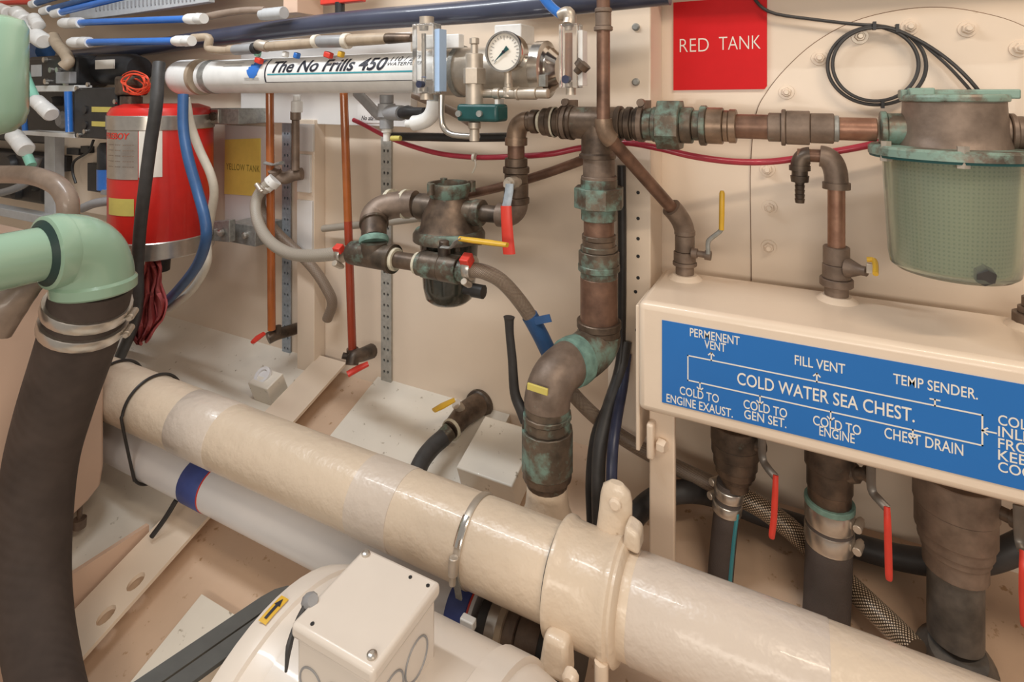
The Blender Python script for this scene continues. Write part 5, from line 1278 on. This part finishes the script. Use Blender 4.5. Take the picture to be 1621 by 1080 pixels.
tb2.lathe((XU(553, BY), BY, za), (XU(624, BY), BY, za), [(0, .018), (.06, .024), (.15, .025), (.9, .025), (.92, .029), (1, .029)], 24); tb2.to('tee', m_bronze_dg, db)
H(db, 'nipple', m_bronze, BY, za, [(622, 668, 13)]); H(db, 'ring', m_solder, BY, za, [(623, 628, 18)]); H(db, 'ring', m_solder, BY, za, [(659, 664, 17)])
H(db, 'valve_body', m_bronze_dg, BY, za, [(664, 672, 19), (672, 700, 21), (700, 728, 22), (728, 740, 18)], 20)
V(db, 'stem', m_bronze_dk, XU(703, BY), BY, 703, [(381, 390, 8), (390, 412, 10)], 12)
hd = B().tube(cat_rom([P(700, 391, .895), P(714, 392, .89), P(722, 382, .885), P(732, 377, .88)], 4), .006, 8, flat=.4).to('handle', m_galv, db, label='bent grey lever')
B().tube([P(728, 378, .882), P(750, 381, .88), P(780, 385, .876), P(803, 388, .872)], [.0058, .0066, .0066, .0052], 10, flat=.8).to('grip', m_yellow, hd, label='yellow vinyl grip')
# hoses at the left of the branch
hose('braided_hose', m_braidg, [(430, 288, 1.06), (415, 300, 1.05), (405, 320, 1.04), (408, 350, 1.02), (425, 380, .99), (455, 400, .96), (490, 405, .93), (540, 401, .905)], 9, 'pale braided hose looping from the wall valve to the bronze tee', 'hose')
hose('brown_hose', m_braidb, [(424, 296, 1.09), (413, 312, 1.10), (416, 338, 1.11), (440, 370, 1.12), (470, 398, 1.13), (496, 425, 1.14), (516, 455, 1.15), (526, 480, 1.16), (518, 505, 1.17)], 8, 'brown hose dropping behind the pale braided hose', 'hose')
hclamp('hose clamp with red tape at the left end of the bronze tee', P(541, 402, BY), (1, 0, 0), .017, .013, 2.6, mat=m_redgrip)
hclamp('hose clamp with red tape right of the yellow-handled valve', P(744, 424, BY), (1, .05, 0), .022, .016, 2.6, mat=m_redgrip)
hclamp('small steel clamp at the top of the pale braided hose', P(418, 298, 1.05), P(430, 288, 1.06)-P(405, 312, 1.04), .0165, .012, 1.2)
hose('grey_hose', m_braidg, [(512, 362, 1.17), (560, 357, 1.16), (610, 352, 1.15), (665, 345, 1.12)], 6, 'thin grey hose on the wall behind the elbow of the small strainer', 'hose', n=10)
# wall valve with wing handle
wv_ = thing('wall_valve', 'small bronze valve with a wing handle on a drop pipe left of the frame post', 'valve', P(455, 285, 1.10))
V(wv_, 'drop_pipe', m_bronze_br, XU(468, 1.10), 1.10, 468, [(176, 190, 8), (190, 270, 6)], 16)
B().tube(path([(478, 275, 1.12), (465, 277, 1.11), (450, 282, 1.10), (438, 277, 1.09), (434, 268, 1.08)], 4), .017, 16).to('body', m_bronze_br, wv_)
B().tube([P(421, 258, 1.07), P(432, 261, 1.07), P(446, 258, 1.07)], [.010, .006, .010], 10, flat=.5).to('wing_handle', m_galv, wv_)
B().lathe(P(436, 284, 1.07), P(420, 299, 1.055), [(0, .020), (.5, .021), (.55, .017), (1, .016)], 16).to('white_tail', m_white, wv_, label='white plastic tail')
V(wv_, 'white_socket', m_white, XU(470, 1.10), 1.10, 470, [(150, 160, 6), (160, 178, 9)], 14)
# amber sight tubes
def sight(label, a, c, y, px, lab2):
    t = thing('sight_tube', label, 'sight tube', P(*c, y), 'amber sight tubes')
    B().tube([P(*a, y), P(*c, y)], px*S(c[0], y), 16).to('tube', m_tubeor, t); return t
t = sight('left amber sight tube, near the yellow sign, with a dark bottom valve', (427, 140), (430, 522), 1.08, 6.2, '')
B().tube(path([(424, 536, 1.08), (436, 530, 1.10), (450, 526, 1.14), (470, 520, 1.19)], 4), .016, 14).to('bottom_valve', m_bronze_dk, t)
B().cyl(P(440, 516, 1.10), P(440, 528, 1.10), .009, 10).to('stem', m_bronze_dk, t)
B().tube([P(418, 528, 1.07), P(408, 535, 1.05), P(400, 542, 1.03)], [.007, .009, .007], 8, flat=.7).to('handle', m_redgrip, t, label='red handle')
t = sight('right amber sight tube, right of the frame post, with a bright red bottom handle', (544, 140), (551, 352), 1.10, 6.4, '')
B().tube([P(551, 350, 1.10), P(558, 560, 1.10)], 6.5*S(556, 1.10), 16).to('lower_tube', m_tubered, t, label='redder filled lower length')
B().tube(path([(557, 578, 1.08), (560, 565, 1.09), (572, 562, 1.11), (588, 556, 1.15)], 4), [.016, .016, .017, .019], 14).to('bottom_valve', m_bronze_dk, t)
B().lathe(P(558, 552, 1.10), P(558, 566, 1.10), [(0, .015), (1, .014)], 14).to('collar', m_bronze, t)
B().cyl(P(542, 563, 1.08), P(552, 565, 1.09), .008, 10).to('stem', m_bronze_dk, t)
B().tube([P(583, 576, 1.08), P(566, 584, 1.06), P(550, 593, 1.04)], [.008, .010, .010], 10, flat=.7).to('handle', m_redgrip, t, label='bright red handle')
# perforated strips
def strip(label, u, hw, v0, v1, mat, step):
    y = 1.193; p = P(u-hw, v1, y); q = P(u+hw, v0, y); k = S(u, y); w_ = q.x-p.x; h = q.z-p.z
    cs = []; z = 10*k; i = 0
    while z < h-8*k:
        for fx in (.32, .68): cs.append((w_*fx, z, .0032, .0042))
        z += step*k
    b = B().holes(p, (1, 0, 0), (0, 0, 1), w_, h, cs, (0, .004, 0))
    t = thing('perforated_strip', label, 'metal strip', (u and (p.x+q.x)/2, y, p.z), 'perforated strips on the wall')
    b.to('strip', mat, t); B().box2((p.x+w_*.1, y+.004, p.z+.02), (p.x+w_*.9, WY, q.z-.01)).to('hole_shade', m_dark, t)  # added black strip, its colour standing in for shade inside the holes
strip('bluish perforated strip beside the left amber tube', 453, 6.5, 190, 560, m_galvb, 17)
strip('grey perforated strip on the wall right of the right amber tube', 611, 8, 150, 614, m_strip, 17.5)
# small plates on the frame post
for (a, c, lab) in (((468, 196), (498, 240), 'upper white plate on the frame post'), ((470, 244), (494, 305), 'middle white plate on the frame post'), ((470, 316), (497, 410), 'lower white plate on the frame post')):
    p, q = P(*a, 1.150), P(*c, 1.158); B().box2(p, (q.x, 1.1585, q.z)).thing('cover_plate', m_board, lab, 'plate', 'white plates on the frame post', bevel=.001)
